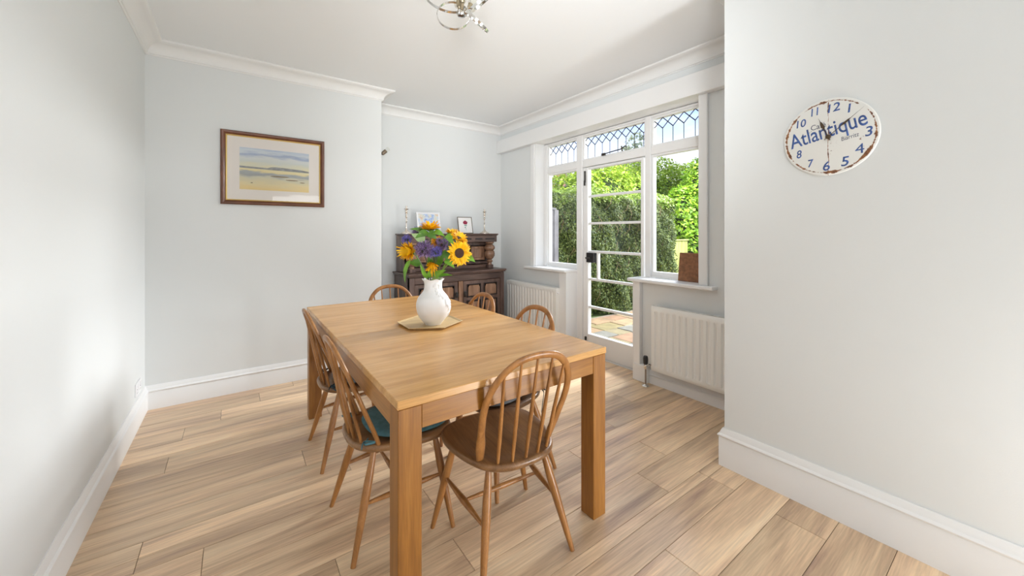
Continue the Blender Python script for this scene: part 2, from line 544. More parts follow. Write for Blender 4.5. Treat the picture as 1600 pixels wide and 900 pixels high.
def sweep(poly, prof, names, mat, smooth=35):
    """poly: open polyline with the room on its right; prof: [(offset into the room, z)]; one object per segment, mitred"""
    P = [Vector((x, y)) for x, y in poly]
    def nrm(a, b):
        d = (b - a).normalized(); return Vector((d.y, -d.x))
    mit = []
    for i, p in enumerate(P):
        n1 = nrm(P[i - 1], p) if i > 0 else nrm(p, P[i + 1])
        n2 = nrm(p, P[i + 1]) if i < len(P) - 1 else n1
        mit.append((n1 + n2) / (1 + n1.dot(n2)))
    for i, nm in enumerate(names):
        if nm is None: continue
        rings = [[(P[j].x + mit[j].x * o_, P[j].y + mit[j].y * o_, z) for o_, z in prof] for j in (i, i + 1)]
        o = obj(nm, MB().loft(rings), mat, smooth=smooth); o['kind'] = 'structure'

def skirt(h, t=0.018):
    return [(0.0, 0.0), (t, 0.0), (t, h - 0.052), (t - 0.002, h - 0.048), (t + 0.004, h - 0.044), (t + 0.006, h - 0.038), (t + 0.003, h - 0.032), (t - 0.003, h - 0.028),
            (t - 0.006, h - 0.018), (t - 0.011, h - 0.006), (t - 0.014, h), (0.0, h)]
sweep([(XL, YF), (XL, YB), (XR, YB), (XR, YA), (XW, YA), (XW, 3.08)], skirt(0.175),
      ['baseboard_left', 'baseboard_back', 'baseboard_alcove_return', 'baseboard_alcove', 'baseboard_right'], M_trim)
sweep([(XW, 2.05), (XW, YP)], skirt(0.115, 0.02), ['baseboard_under_window'], M_trim)
sweep([(XW, YP), (XC, YP), (XC, YF)], skirt(0.208, 0.022), ['baseboard_pier_end', 'baseboard_pier'], M_trim)

cove = [(0.0, 2.602), (0.006, 2.602), (0.010, 2.610), (0.016, 2.611)]
for k in range(9):
    a = k / 8 * PI / 2
    cove.append((0.018 + 0.066 * (1 - math.cos(a)), 2.613 + 0.066 * math.sin(a)))
cove += [(0.088, 2.681), (0.096, 2.683), (0.103, 2.690), (0.104, 2.70), (0.0, 2.70)]
# the main-room coving sits a touch higher on the chimney breast side than over the window in the photo; one run, one profile
sweep([(XL, YF), (XL, YB), (XR, YB), (XR, YA), (XW, YA), (XW, YP), (XC, YP), (XC, YF)], cove,
      ['trim_coving_left', 'trim_coving_back', 'trim_coving_return', 'trim_coving_alcove', 'trim_coving_right', 'trim_coving_pier_end', 'trim_coving_pier'], M_cove)

# pelmet board above the window
o = obj('trim_pelmet', MB().box(2.835, XW, YP + 0.002, YA - 0.002, 2.353, 2.520, 0.003), M_trim); o['kind'] = 'structure'

# linings, architraves, nib trims, sills
tr = struct('trim_window_linings', (XW, 2.55, 0))
m_ = MB().box(2.862, XW, 2.990, 3.080, 0.0, 0.868, 0.004)
obj('trim_strip', m_, M_trim, tr, world=True)
obj('trim_strip', MB().box(2.862, XW, 2.050, 2.108, 0.0, 0.868, 0.004), M_trim, tr, world=True)
obj('plinth_block', MB().box(2.852, XW, 1.97, 2.110, 0.0, 0.145, 0.004), M_trim, tr, world=True)
obj('lining', MB().box(2.862, 3.03, 2.968, 2.992, 0.0, 0.868, 0.002), M_trim, tr, world=True)
obj('lining', MB().box(2.862, 3.03, 2.106, 2.122, 0.0, 0.868, 0.002), M_trim, tr, world=True)
obj('architrave', MB().box(2.878, XW, 3.53, 3.60, 0.895, 2.353, 0.004), M_trim, tr, world=True)
obj('architrave', MB().box(2.878, XW, 1.467, 1.535, 0.895, 2.353, 0.004), M_trim, tr, world=True)
obj('lining', MB().box(2.89, 3.10, 3.515, 3.535, 0.895, 2.37, 0.002), M_trim, tr, world=True)
obj('lining', MB().box(2.89, 3.10, 1.500, 1.530, 0.895, 2.37, 0.002), M_trim, tr, world=True)
obj('lining', MB().box(2.907, 3.10, 1.531, 3.514, 2.3565, 2.3695), M_trim, tr, world=True)
for nm, y0, y1 in (('window_sill', 2.950, 3.66), ('window_sill', 1.40, 2.155)):
    obj(nm, MB().box(2.822, 3.035, y0, y1, 0.868, 0.896, 0.006), M_trim, tr, world=True)

# ------------------------------------------------------------------ glazed screen: window_1 (lights) and door_1
win = struct('window_1', (3.06, 2.5, 0.895))
F0, F1 = 3.02, 3.10
ZT0, ZT1, ZH0, ZH1 = 1.998, 2.070, 2.325, 2.37
for y0, y1, z0 in ((3.455, 3.515, 0.896), (2.885, 2.965, 0.0), (2.048, 2.106, 0.0), (1.53, 1.585, 0.896)):
    obj('mullion', MB().box(F0, F1, y0, y1, z0, ZH1 - 0.018, 0.004), M_trim, win, world=True)
for y0, y1 in ((2.965, 3.455), (2.106, 2.885), (1.585, 2.048)):
    obj('transom', MB().box(F0 + 0.004, F1, y0, y1, ZT0, ZT1, 0.004), M_trim, win, world=True)
    obj('head_rail', MB().box(F0 + 0.004, F1, y0, y1, ZH0 + 0.008, ZH1 - 0.018, 0.004), M_trim, win, world=True)
def ring(y0, y1, z0, z1, wd, x0, x1, wb=None, wt_=None):
    wb = wb or wd; wt_ = wt_ or wd
    m = MB()
    m.box(x0, x1, y0, y0 + wd, z0, z1, 0.002); m.box(x0, x1, y1 - wd, y1, z0, z1, 0.002)
    m.box(x0, x1, y0 + wd, y1 - wd, z0, z0 + wb, 0.002); m.box(x0, x1, y0 + wd, y1 - wd, z1 - wt_, z1, 0.002)
    return m
def pane(name, y0, y1, z0, z1, parent, x=3.064, mat=None):
    obj(name, MB().box(x - 0.002, x + 0.002, y0, y1, z0, z1), mat or M_glass, parent, world=True)
def lights(y0, y1):
    # upper leaded light
    fr_ = obj('sash', ring(y0, y1, ZT1, ZH0 + 0.008, 0.018, 3.035, 3.085), M_trim, win, world=True)
    pane('pane', y0 + 0.018, y1 - 0.018, ZT1 + 0.018, ZH0 - 0.010, win)
    return fr_
def lead(y0, y1, phase):
    """diamond-and-lancet leading: verticals with crossing diagonals above"""
    z0, zv, z1 = ZT1 + 0.016, 2.222, ZH0 - 0.008
    sp = 0.0985
    m = MB()
    ya, yb = y0 + 0.018, y1 - 0.018
    k0 = int(math.floor((ya - phase) / sp)) - 1
    r = 0.0042
    def seg(p, q, rr=r):
        (u0, v0), (u1, v1) = p, q
        # clip to the light
        if u0 > u1: (u0, v0), (u1, v1) = (u1, v1), (u0, v0)
        if u1 <= ya or u0 >= yb: return
        if u1 - u0 > 1e-6:
            if u0 < ya: v0 += (v1 - v0) * (ya - u0) / (u1 - u0); u0 = ya
            if u1 > yb: v1 = v0 + (v1 - v0) * (yb - u0) / (u1 - u0); u1 = yb
        m.tube([(3.058, u0, v0), (3.058, u1, v1)], rr, 6)
    for k in range(k0, k0 + 14):
        y = phase + k * sp
        if ya < y < yb: seg((y, z0), (y, zv), 0.0030)
        seg((y, zv), (y + sp, z1)); seg((y, zv), (y - sp, z1))
    obj('lead_came', m, M_lead, win, world=True)
for y0, y1, ph in ((2.965, 3.455, 3.339), (2.106, 2.885, 2.736), (1.585, 2.048, 1.951)):
    lights(y0, y1); lead(y0, y1, ph)
for y0, y1 in ((2.965, 3.455), (1.585, 2.048)):
    obj('sash', ring(y0, y1, 0.896, ZT0, 0.018, 3.035, 3.085, wb=0.052), M_trim, win, world=True)
    pane('pane', y0 + 0.018, y1 - 0.018, 0.948, ZT0 - 0.018, win)
# casement stay of the middle upper light
m_ = MB().tube(catmull([(3.015, 2.60, 2.092), (3.012, 2.57, 2.092), (3.01, 2.45, 2.100), (3.01, 2.37, 2.104), (3.01, 2.335, 2.118), (3.01, 2.315, 2.124), (3.01, 2.30, 2.112)], 5), 0.0055, 8)
m_.box(3.008, 3.024, 2.56, 2.61, 2.078, 2.102, 0.002)
obj('casement_stay', m_, M_iron, win, world=True, smooth=40)

door = struct('door_1', (3.06, 2.88, 0.0))
DY0, DY1 = 2.123, 2.880
obj('stile', MB().box(3.03, 3.085, 2.812, DY1, 0.012, ZT0 - 0.006, 0.004), M_trim, door, world=True)
obj('stile', MB().box(3.03, 3.085, DY0, 2.158, 0.012, ZT0 - 0.006, 0.004), M_trim, door, world=True)
obj('rail', MB().box(3.032, 3.083, 2.158, 2.812, 1.968, ZT0 - 0.006, 0.003), M_trim, door, world=True)
obj('bottom_rail', MB().box(3.032, 3.083, 2.158, 2.812, 0.012, 0.222, 0.004), M_trim, door, world=True)
zb = [0.222, 0.508, 0.803, 1.095, 1.395, 1.682, 1.968]
for z in zb[1:-1]:
    obj('glazing_bar', MB().box(3.040, 3.078, 2.158, 2.812, z - 0.012, z + 0.012, 0.003), M_trim, door, world=True)
for z0, z1 in zip(zb[:-1], zb[1:]):
    pane('pane', 2.158, 2.812, z0 + 0.006, z1 - 0.006, door)
obj('glazing_bar', MB().box(3.040, 3.078, 2.680, 2.700, 0.815, 1.083, 0.003), M_trim, door, world=True)
lk = obj('lock_case', MB().box(3.010, 3.075, 2.712, 2.818, 0.982, 1.085, 0.004), M_black, door, world=True)
h_ = obj('handle', MB().tube([(3.012, 2.80, 1.03), (2.985, 2.80, 1.03), (2.975, 2.79, 1.03), (2.975, 2.735, 1.03)], 0.008, 10), M_iron, lk, world=True, smooth=40)
obj('bolt', MB().box(3.012, 3.030, 2.838, 2.852, 1.83, 1.955, 0.003).tube([(3.016, 2.845, 1.80), (3.016, 2.845, 1.85)], 0.009, 8), M_iron, door, world=True)
obj('bolt', MB().box(3.012, 3.030, 2.825, 2.845, 0.150, 0.190, 0.003), M_iron, door, world=True)
obj('threshold', MB().box(3.022, 3.155, 2.124, 2.96, -0.01, 0.010, 0.003), M_trim, door, world=True)

# ------------------------------------------------------------------ radiators
def radiator(label, y0, y1, z0, z1, xf, xb, group=None, double=False):
    r = thing('radiator', label, 'radiator', (xb, (y0 + y1) / 2, z0))
    pitch = 0.0525
    n = max(3, int(round((y1 - y0 - 0.05) / pitch)))
    ys, dep = [y0, y0 + 0.018], [0.004, 0.0]
    w_ = (y1 - y0 - 0.036) / n
    for k in range(n):
        b = y0 + 0.018 + k * w_
        ys += [b + w_ * 0.22, b + w_ * 0.38, b + w_ * 0.62, b + w_ * 0.78]; dep += [0, 0.010, 0.010, 0]
    ys += [y1 - 0.018, y1]; dep += [0.0, 0.004]
    zs = [z0, z0 + 0.012, z0 + 0.040, z0 + 0.058, z1 - 0.058, z1 - 0.040, z1 - 0.012, z1]
    am = [0, 0, 0, 1, 1, 0, 0, 0]; ext = [0.006, 0.0, 0, 0, 0, 0, 0.0, 0.006]
    V, Fs = [], []
    for z, a, e in zip(zs, am, ext):
        for y, d in zip(ys, dep): V.append((xf + e + d * a, y, z))
    nn = len(ys)
    for i in range(len(zs) - 1):
        for j in range(nn - 1): Fs.append((i * nn + j, i * nn + j + 1, (i + 1) * nn + j + 1, (i + 1) * nn + j))
    m = MB(); m.add(V, Fs)
    obj('front_panel', m, M_rad, r, world=True, smooth=30)
    obj('panel_body', MB().box(xf + 0.012, xf + 0.022, y0 + 0.001, y1 - 0.001, z0 + 0.002, z1 - 0.002, 0.002), M_rad, r, world=True)
    if double:
        obj('rear_panel', MB().box(xb - 0.012, xb, y0, y1, z0, z1, 0.003), M_rad, r, world=True)
    g = MB()
    k = y0 + 0.02
    while k < y1 - 0.02:
        g.box(xf + 0.010, xb - 0.002, k, k + 0.006, z1 - 0.010, z1 + 0.001); k += 0.016
    g.box(xf + 0.006, xf + 0.011, y0, y1, z1 - 0.012, z1 + 0.003, 0.001)
    g.box(xb - 0.006, xb, y0, y1, z1 - 0.012, z1 + 0.003, 0.001)
    obj('top_grille', g, M_rad, r, world=True)
    for y in (y0, y1):
        obj('side_panel', MB().box(xf + 0.004, xb, y - 0.002 if y == y0 else y - 0.001, y + 0.001 if y == y0 else y + 0.002, z0 + 0.02, z1 + 0.001), M_rad, r, world=True)
    for y in (y0 + 0.12, y1 - 0.12):
        obj('wall_bracket', MB().box(xb - 0.001, XW - 0.001, y - 0.015, y + 0.015, z0 + 0.06, z1 - 0.06), M_rad, r, world=True)
    return r
rA = radiator('white ribbed radiator under the window sill to the right of the glazed door', 1.06, 1.905, 0.142, 0.682, 2.818, 2.868)
rB = radiator('white ribbed radiator between the dark cupboard and the garden door', 3.065, 3.99, 0.142, 0.690, 2.800, 2.868, double=True)
obj('air_vent_cap', MB().tube([(2.83, 3.065, 0.640), (2.83, 3.045, 0.640)], 0.010, 10), M_whitep, rB, world=True)
obj('connecting_pipe', MB().tube([(2.84, 1.945, 0.178), (2.84, 1.90, 0.178)], 0.008, 10), M_chrome, rA, world=True, smooth=40)
tv = thing('radiator_valve', 'black-capped radiator valve on a thin pipe rising from a chrome floor flange', 'valve', (2.806, 1.950, 0))
obj('floor_flange', MB().lathe([(0.030, 0.0005), (0.030, 0.003), (0.022, 0.010), (0.012, 0.013), (0.009, 0.016)], 20), M_chrome, tv, smooth=40)
obj('pipe', MB().tube([(0, 0, 0.012), (0, 0, 0.15)], 0.0065, 12), plain('painted_pipe', (0.30, 0.24, 0.19), 0.4), tv, smooth=40)
obj('valve_body', MB().lathe([(0.010, 0.145), (0.014, 0.150), (0.014, 0.178), (0.011, 0.185)], 16).tube([(0, 0, 0.165), (0.034, -0.004, 0.178)], 0.009, 10), M_chrome, tv, smooth=40)
obj('cap', MB().lathe([(0.012, 0.183), (0.019, 0.190), (0.021, 0.215), (0.021, 0.232), (0.018, 0.250), (0.013, 0.256), (0.001, 0.257)], 20), M_black, tv, smooth=40)

# wall socket low on the left wall
sk = thing('wall_socket', 'small white socket plate low on the left wall near the corner', 'socket', (XL, 3.56, 0.252))
obj('plate', MB().box(0.0, 0.009, -0.073, 0.073, -0.043, 0.043, 0.002), M_whitep, sk)
for y in (-0.045, 0.045):
    obj('switch', MB().box(0.008, 0.013, y - 0.008, y + 0.008, 0.012, 0.028, 0.001), M_whitep, sk)
    hh = MB()
    for a, b, c_, d in ((-0.004, 0.004, -0.002, 0.006), (-0.014, -0.008, -0.022, -0.018), (0.008, 0.014, -0.022, -0.018)):
        hh.box(0.0085, 0.0095, y + a, y + b, c_, d)
    obj('pin_hole', hh, M_black, sk)

# ------------------------------------------------------------------ dining table
TX0, TX1, TY0, TY1, TZ = 0.407, 1.388, 1.172, 3.047, 0.770
tab = thing('dining_table', 'extending honey oak dining table with square legs in the middle of the room', 'table', ((TX0 + TX1) / 2, (TY0 + TY1) / 2, 0))
ysm = 2.075
obj('table_top', MB().box(TX0, TX1, TY0, ysm - 0.0008, TZ - 0.028, TZ, 0.0025), M_oak, tab, world=True)
obj('table_top', MB().box(TX0, TX1, ysm + 0.0008, TY1, TZ - 0.028, TZ, 0.0025), M_oak, tab, world=True)
lw = 0.080
for x in (TX0 + 0.003, TX1 - 0.003 - lw):
    for y in (TY0 + 0.003, TY1 - 0.003 - lw):
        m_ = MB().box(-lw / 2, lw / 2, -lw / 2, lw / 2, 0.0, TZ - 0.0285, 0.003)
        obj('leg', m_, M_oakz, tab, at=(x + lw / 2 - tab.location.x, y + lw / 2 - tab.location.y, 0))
za, zb_ = 0.662, TZ - 0.0285
xa, xb2 = TX0 + 0.003 + lw, TX1 - 0.003 - lw
ya_, yb_ = TY0 + 0.003 + lw, TY1 - 0.003 - lw
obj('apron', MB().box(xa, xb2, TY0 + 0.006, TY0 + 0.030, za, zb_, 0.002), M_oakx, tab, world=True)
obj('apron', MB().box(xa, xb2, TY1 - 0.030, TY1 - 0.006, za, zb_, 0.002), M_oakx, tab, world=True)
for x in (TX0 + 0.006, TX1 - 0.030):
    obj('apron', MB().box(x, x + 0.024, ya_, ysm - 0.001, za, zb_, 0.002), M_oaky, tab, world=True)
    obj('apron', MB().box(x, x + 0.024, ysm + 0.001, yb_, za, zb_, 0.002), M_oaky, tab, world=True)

# ------------------------------------------------------------------ hoop-back chairs
def seat_outline(k, n=56):
    P = [(0, -.222), (.090, -.212), (.158, -.165), (.202, -.075), (.226, .035), (.222, .130), (.180, .196), (.090, .222), (0, .227),
         (-.090, .222), (-.180, .196), (-.222, .130), (-.226, .035), (-.202, -.075), (-.158, -.165), (-.090, -.212)]
    return [(p.x * k, p.y * k) for p in catmull([(x, y, 0) for x, y in P], 4, True)]
def make_chair():
    t = thing('hoop_back_chair', 'x', 'chair', group='hoop-back dining chairs around the table')
    # seat: saddled top, rounded rim
    m = MB(); rings = []
    for k, z in ((0.02, .390), (.86, .390), (.955, .396), (.99, .404), (1.0, .413), (.992, .421), (.965, .4255), (.93, .4262)):
        rings.append([(x, y, z) for x, y in seat_outline(k)])
    for k in (.85, .72, .55, .36, .18, .03):
        o_ = seat_outline(k)
        rr = []
        for x, y in o_:
            d = max(0, 1 - ((x / 0.20) ** 2 + ((y + 0.01) / 0.19) ** 2))
            rr.append((x, y, .4262 - 0.011 * min(1, d * 1.8)))
        rings.append(rr)
    m.loft(rings)
    obj('seat', m, M_seat, t, smooth=50)
    # legs
    def turned(p, q, prof, seg=12):
        p, q = Vector(p), Vector(q)
        mm = MB(); mm.tube([p.lerp(q, s_) for s_, _ in prof], [r_ for _, r_ in prof], seg); return mm
    lp = [(0, .0095), (.12, .0135), (.30, .0170), (.42, .0175), (.60, .0155), (.85, .0120), (1, .0100)]
    tops = {'rl': (-.125, -.130, .398), 'rr': (.125, -.130, .398), 'fl': (-.155, .125, .398), 'fr': (.155, .125, .398)}
    feet = {'rl': (-.205, -.235, 0), 'rr': (.205, -.235, 0), 'fl': (-.245, .175, 0), 'fr': (.245, .175, 0)}
    for k in tops:
        p_, q_ = Vector(tops[k]), Vector(feet[k])
        mm = turned(p_, q_, lp)
        mm.v = [(x, y, max(z, 0.0)) for x, y, z in mm.v]
        obj('leg', mm, M_beech, t, smooth=40)
    at_ = lambda k, z: Vector(tops[k]).lerp(Vector(feet[k]), (0.398 - z) / 0.398)
    sp = [(0, .0065), (.15, .0085), (.5, .0145), (.85, .0085), (1, .0065)]
    mids = []
    for a, b in (('rl', 'fl'), ('rr', 'fr')):
        p_, q_ = at_(a, .200), at_(b, .222)
        obj('stretcher', turned(p_, q_, sp, 10), M_beech, t, smooth=40)
        mids.append(p_.lerp(q_, 0.5))
    obj('stretcher', turned(mids[0], mids[1], [(0, .006), (.2, .008), (.5, .0115), (.8, .008), (1, .006)], 10), M_beech, t, smooth=40)
    # hoop
    yb = lambda z: -.118 - .170 * max(0, (z - .42) / .425) ** 0.95
    half = [(.158, .405), (.166, .47), (.180, .56), (.188, .645), (.178, .72), (.145, .785), (.085, .832), (0, .846)]
    pts = [(x, z) for x, z in half] + [(-x, z) for x, z in half[-2::-1]]
    cur = catmull([(x, yb(z), z) for x, z in pts], 6)
    rad = []
    for p in cur:
        s_ = (p.z - .405) / .44
        if s_ < .06: w2 = .0095 + s_ * .10
        elif s_ < .32: w2 = .0155 + .0045 * math.sin((s_ - .06) / .26 * PI)
        else: w2 = .0150
        rad.append((w2, .0092))
    mm = MB().tube(cur, rad, 12, flat=(0, 0.93, 0.37))
    obj('hoop', mm, M_beech, t, smooth=50)
    def hoop_z(x):
        best = max((p for p in cur if abs(p.x - x) < 0.02), key=lambda p: p.z)
        return best.z - 0.006
    for xb_, xt, yb0 in ((-.112, -.135, -.178), (-.058, -.070, -.195), (0, 0, -.200), (.058, .070, -.195), (.112, .135, -.178)):
        zt = hoop_z(xt)
        p_, q_ = Vector((xb_, yb0, .418)), Vector((xt, yb(zt), zt))
        prof = [(0, .0058), (.25, .0078), (.45, .0080), (.75, .0060), (1, .0045)]
        obj('spindle', turned(p_, q_, prof, 10), M_beech, t, smooth=40)
    return t

def copy_tree(o, parent=None):
    c = o.copy(); C.objects.link(c)
    if parent is not None: c.parent = parent
    for ch in list(o.children): copy_tree(ch, c)
    return c

chair_spots = [
    ((.930, 1.370), 0 - math.radians(5), 'hoop-back wooden chair at the near end of the table, bare brown seat in full view'),
    ((.602, 1.763), -PI / 2, 'hoop-back wooden chair with teal cushion on the left side, nearer the camera'),
    ((.609, 2.468), -PI / 2, 'hoop-back wooden chair on the left side, half hidden behind the teal-cushioned chair'),
    ((1.190, 1.770), PI / 2, 'hoop-back wooden chair on the window side of the table, nearer the door'),
    ((1.185, 2.372), PI / 2, 'hoop-back wooden chair on the window side, hoop against the dark cupboard'),
    ((1.050, 2.925), PI, 'hoop-back wooden chair at the far end of the table, only its hoop showing'),
]
c0 = make_chair()
chairs = []
for i, ((x, y), rz, lab) in enumerate(chair_spots):
    c = c0 if i == 0 else copy_tree(c0)
    c.location = (x, y, 0); c.rotation_euler = (0, 0, rz); c['label'] = lab
    chairs.append(c)

def cushion(ch, label, mat, tilt=0.0, shift=(0, 0.0)):
    c = thing('seat_cushion', label, 'cushion', (ch.location.x, ch.location.y, 0.4165), (0, 0, ch.rotation_euler.z), group='tie-on seat cushions')
    m = MB(); rings = []
    for k, z in ((.02, .001), (.80, .002), (.87, .008), (.89, .014), (.86, .022), (.70, .028), (.4, .031), (.02, .031)):
        rr = []
        for x, y in seat_outline(k):
            rr.append((x * .97, y * .88 + .035, z + (0.008 if z < 0.01 else 0.006) * ((x / .2) ** 2 + (y / .2) ** 2) * 0.9))
        rings.append(rr)
    m.loft(rings)
    obj('pad', m, mat, c, smooth=60)
    for s_ in (-1, 1):
        tm = MB()
        tm.tube(catmull([(s_ * .12, -.155, .022), (s_ * .150, -.178, .018), (s_ * .165, -.140, .022), (s_ * .135, -.175, .02), (s_ * .172, -.195, .014)], 5), [(.005, .002)] * 21, 6)
        if mat is not M_teal: tm.tube(catmull([(s_ * .150, -.175, .022), (s_ * .185, -.170, .016), (s_ * .208, -.150, .004), (s_ * .222, -.13, -.03), (s_ * .228, -.12, -.07)], 5), [(.005, .002)] * 21, 6)
        obj('tie', tm, mat if mat is M_teal else M_tie, c, smooth=60)
    return c
cushion(chairs[1], 'teal fabric cushion with ties on the left chair nearer the camera', M_teal)
cushion(chairs[2], 'grey tie-on cushion on the left chair farther from the camera', M_greyf)
cushion(chairs[3], 'seat cushion with dark hanging ties on the window-side chair nearer the door', M_greyf)

# ------------------------------------------------------------------ tray, vase, bouquet
VX, VY = 0.9085, 2.02
tray = thing('wooden_tray', 'pale wooden hexagonal tray under the white vase', 'tray', (0.915, 2.078, TZ))
def hexp(r, a0=math.radians(90)):
    return [(r * math.cos(a0 + k * PI / 3), r * math.sin(a0 + k * PI / 3)) for k in range(6)]
rings = [[(x, y, z) for x, y in hexp(r)] for r, z in ((.172, .0005), (.190, .012), (.187, .014), (.172, .0085), (.01, .0085))]
obj('tray_base', MB().loft(rings), M_tray, tray)

vase = thing('flower_vase', 'bulbous matt white vase with raised flower relief on the tray', 'vase', (VX, VY, TZ + 0.009))
prof = [(.001, 0), (.040, 0), (.045, .004), (.060, .020), (.078, .045), (.090, .075), (.0945, .105), (.092, .130), (.082, .155), (.066, .175), (.055, .190), (.0505, .205),
        (.0495, .220), (.0505, .235), (.054, .247), (.060, .257)]
pp = catmull([(r, z, 0) for r, z in prof], 4)
outer = [(p.x, p.y) for p in pp]
inner = [(.0575, .2565), (.050, .245), (.0455, .220), (.047, .200), (.060, .175), (.075, .15), (.086, .11), (.082, .07), (.06, .03), (.001, .02)]
# relief sprig: little petals and leaves laid along a sweeping band
rel = []
rr_ = random.Random(5)
for i in range(130):
    s_ = i / 130
    a = math.radians(-58) + (s_ - .5) * 1.25 + rr_.uniform(-.26, .26)
    z = .225 - s_ * .17 + rr_.uniform(-.018, .018)
    rel.append((a, z, rr_.uniform(.004, .0085)))
def vfn(p, a, r, z):
    if r > .0585 and z > .25 or z > .249:
        r2 = r + 0.0035 * math.sin(a * 7); zz = z + 0.0035 * math.sin(a * 7 + 1)
        return Vector((r2 * math.cos(a), r2 * math.sin(a), zz))
    h = 0
    if r > .03 and z > .01:
        for (ra, rz, s_) in rel:
            da = (a - ra + PI) % (2 * PI) - PI
            d2 = ((da * r) ** 2 + (z - rz) ** 2) / (s_ * s_)
            if d2 < 1: h = max(h, (1 - d2) ** .5 * .0065)
    return Vector(((r + h) * math.cos(a), (r + h) * math.sin(a), z))
m_ = MB().lathe(outer + inner, 180, fn=vfn)
# inner surface keeps plain: the relief test only reaches the outer radii closely enough to matter
obj('vase_body', m_, M_vase, vase, smooth=60)

RV, TV = Vector((.8101, -.5863, 0)), Vector((-.5863, -.8101, 0))
def BQ(r, t, z):  # bouquet frame around the vase axis: r along the table diagonal, t towards the near end
    return Vector((VX, VY, 0)) + RV * r + TV * t + Vector((0, 0, z))
def basis(nv, roll=0):
    z = Vector(nv).normalized()
    x = z.orthogonal().normalized(); y = z.cross(x)
    M = Matrix((x, y, z)).transposed()
    return M @ Matrix.Rotation(roll, 3, 'Z')
def leaf_mesh(base, tip, width, nrm, droop=0.15, cup=0.25, n=8):
    base, tip, nrm = Vector(base), Vector(tip), Vector(nrm)
    ax = tip - base; L = ax.length; ax.normalize()
    side = ax.cross(nrm).normalized(); up = side.cross(ax).normalized()
    V, Fs = [], []
    for i in range(n + 1):
        s_ = i / n
        wv = width * (math.sin(min(1, s_ * 1.0) ** 0.62 * PI)) * (1 - 0.25 * s_) + 0.0008
        c_ = base + ax * L * s_ + up * (L * droop * math.sin(s_ * PI))
        for j, q in enumerate((-1, -.5, 0, .5, 1)):
            V.append(tuple(c_ + side * wv * q + up * (abs(q) * wv * cup + 0.001 * math.sin(s_ * 20 + j))))
    for i in range(n):
        for j in range(4):
            Fs.append((i * 5 + j, i * 5 + j + 1, (i + 1) * 5 + j + 1, (i + 1) * 5 + j))
    m = MB()
    nV = len(V)
    th = up * 0.0006
    V2 = [tuple(Vector(p) - th) for p in V]
    m.add(V + V2, Fs + [tuple(nV + k for k in reversed(f)) for f in Fs])
    return m
def add_leaf(par, b, t, w_, nv, mat=None, droop=.12, cup=.2):
    obj('leaf', leaf_mesh(BQ(*b), BQ(*t), w_, RV * nv[0] + TV * nv[1] + Vector((0, 0, nv[2])), droop, cup), mat or M_leafg, par, world=True, smooth=80)
def stem_to(par, head, rv, mat=M_stem, rad=.0038, neck=(0, 0)):
    h = Vector(head)
    top = BQ(neck[0], neck[1], 1.03); low = BQ(-neck[0] * .6, -neck[1] * .6, .80)
    pts = catmull([low, top, top.lerp(h, .5) + Vector((0, 0, .015)), h], 6)
    obj('stem', MB().tube(pts, rad, 8), mat, par, world=True, smooth=60)
def sunflower(label, c, nv, R, rd, petal=M_petal, disc=M_disc, neck=(0, 0), seed=1, n=30, open_=0.12, layers=3, group='sunflowers in the white vase'):
    rnd = random.Random(seed)
    c = BQ(*c); nvw = (RV * nv[0] + TV * nv[1] + Vector((0, 0, nv[2]))).normalized()
    t = thing('sunflower', label, 'flower', tuple(c), group=group)
    B = basis(nvw)
    W = lambda p: tuple(c + B @ Vector(p))
    V, Fs = [], []
    for ly in range(layers):
        for k in range(n):
            a = 2 * PI * (k + .5 * ly) / n + rnd.uniform(-.12, .12)
            L = R * rnd.uniform(.88, 1.06) * (1 - .09 * ly)
            w_ = R * .085 * rnd.uniform(.8, 1.2)
            lift = open_ * R * (1 + 1.2 * ly) * rnd.uniform(.3, 1.7)
            bend = rnd.uniform(-.25, .25) * R * .4
            for sd in (0, 1):
                b = len(V)
                dz = -.0007 * sd
                rows = 4
                for i in range(rows + 1):
                    s_ = i / rows
                    rr = rd * .85 + (L - rd * .85) * s_
                    ww = w_ * math.sin((.18 + .82 * s_) * PI) ** .7 if s_ < 1 else .0003
                    zz = .002 + ly * .0015 + lift * s_ - .35 * lift * s_ ** 3 + dz
                    off = bend * s_ * s_
                    for q in (-1, 0, 1):
                        x, y = rr, ww * q + off
                        V.append(W((x * math.cos(a) - y * math.sin(a), x * math.sin(a) + y * math.cos(a), zz + abs(q) * ww * .25)))
                for i in range(rows):
                    for j in range(2):
                        f = (b + i * 3 + j, b + i * 3 + j + 1, b + (i + 1) * 3 + j + 1, b + (i + 1) * 3 + j)
                        Fs.append(f if sd == 0 else tuple(reversed(f)))
    o = raw('petals', [tuple(Vector(p) - c) for p in V], Fs, petal, t)
    m = MB()
    T = Matrix.Translation(c) @ B.to_4x4()
    m.lathe([(rd, -.002), (rd * 1.02, .003), (rd * .9, .0075), (rd * .62, .0085), (rd * .35, .0065), (.0005, .0055)], 28, M=T)
    obj('disc', m, disc, t, world=True, smooth=60)
    m = MB()
    m.lathe([(.0005, -.014), (.008, -.013), (rd * .8, -.006), (rd * 1.05, -.001)], 20, M=T)
    for k in range(14):
        a = 2 * PI * k / 14 + rnd.uniform(-.1, .1)
        d_ = Vector((math.cos(a), math.sin(a), 0))
        p0, p1 = c + B @ (d_ * rd * .7 + Vector((0, 0, -.006))), c + B @ (d_ * R * .72 + Vector((0, 0, -.004 + open_ * R * .3)))
        lm = leaf_mesh(p0, p1, R * .10, B @ Vector((0, 0, 1)), .1, .1, 4)
        m.add(lm.v, lm.f)
    obj('sepals', m, M_leafg, t, world=True)
    stem_to(t, c - nvw * .012, None, neck=neck, rad=.0042)
    return t
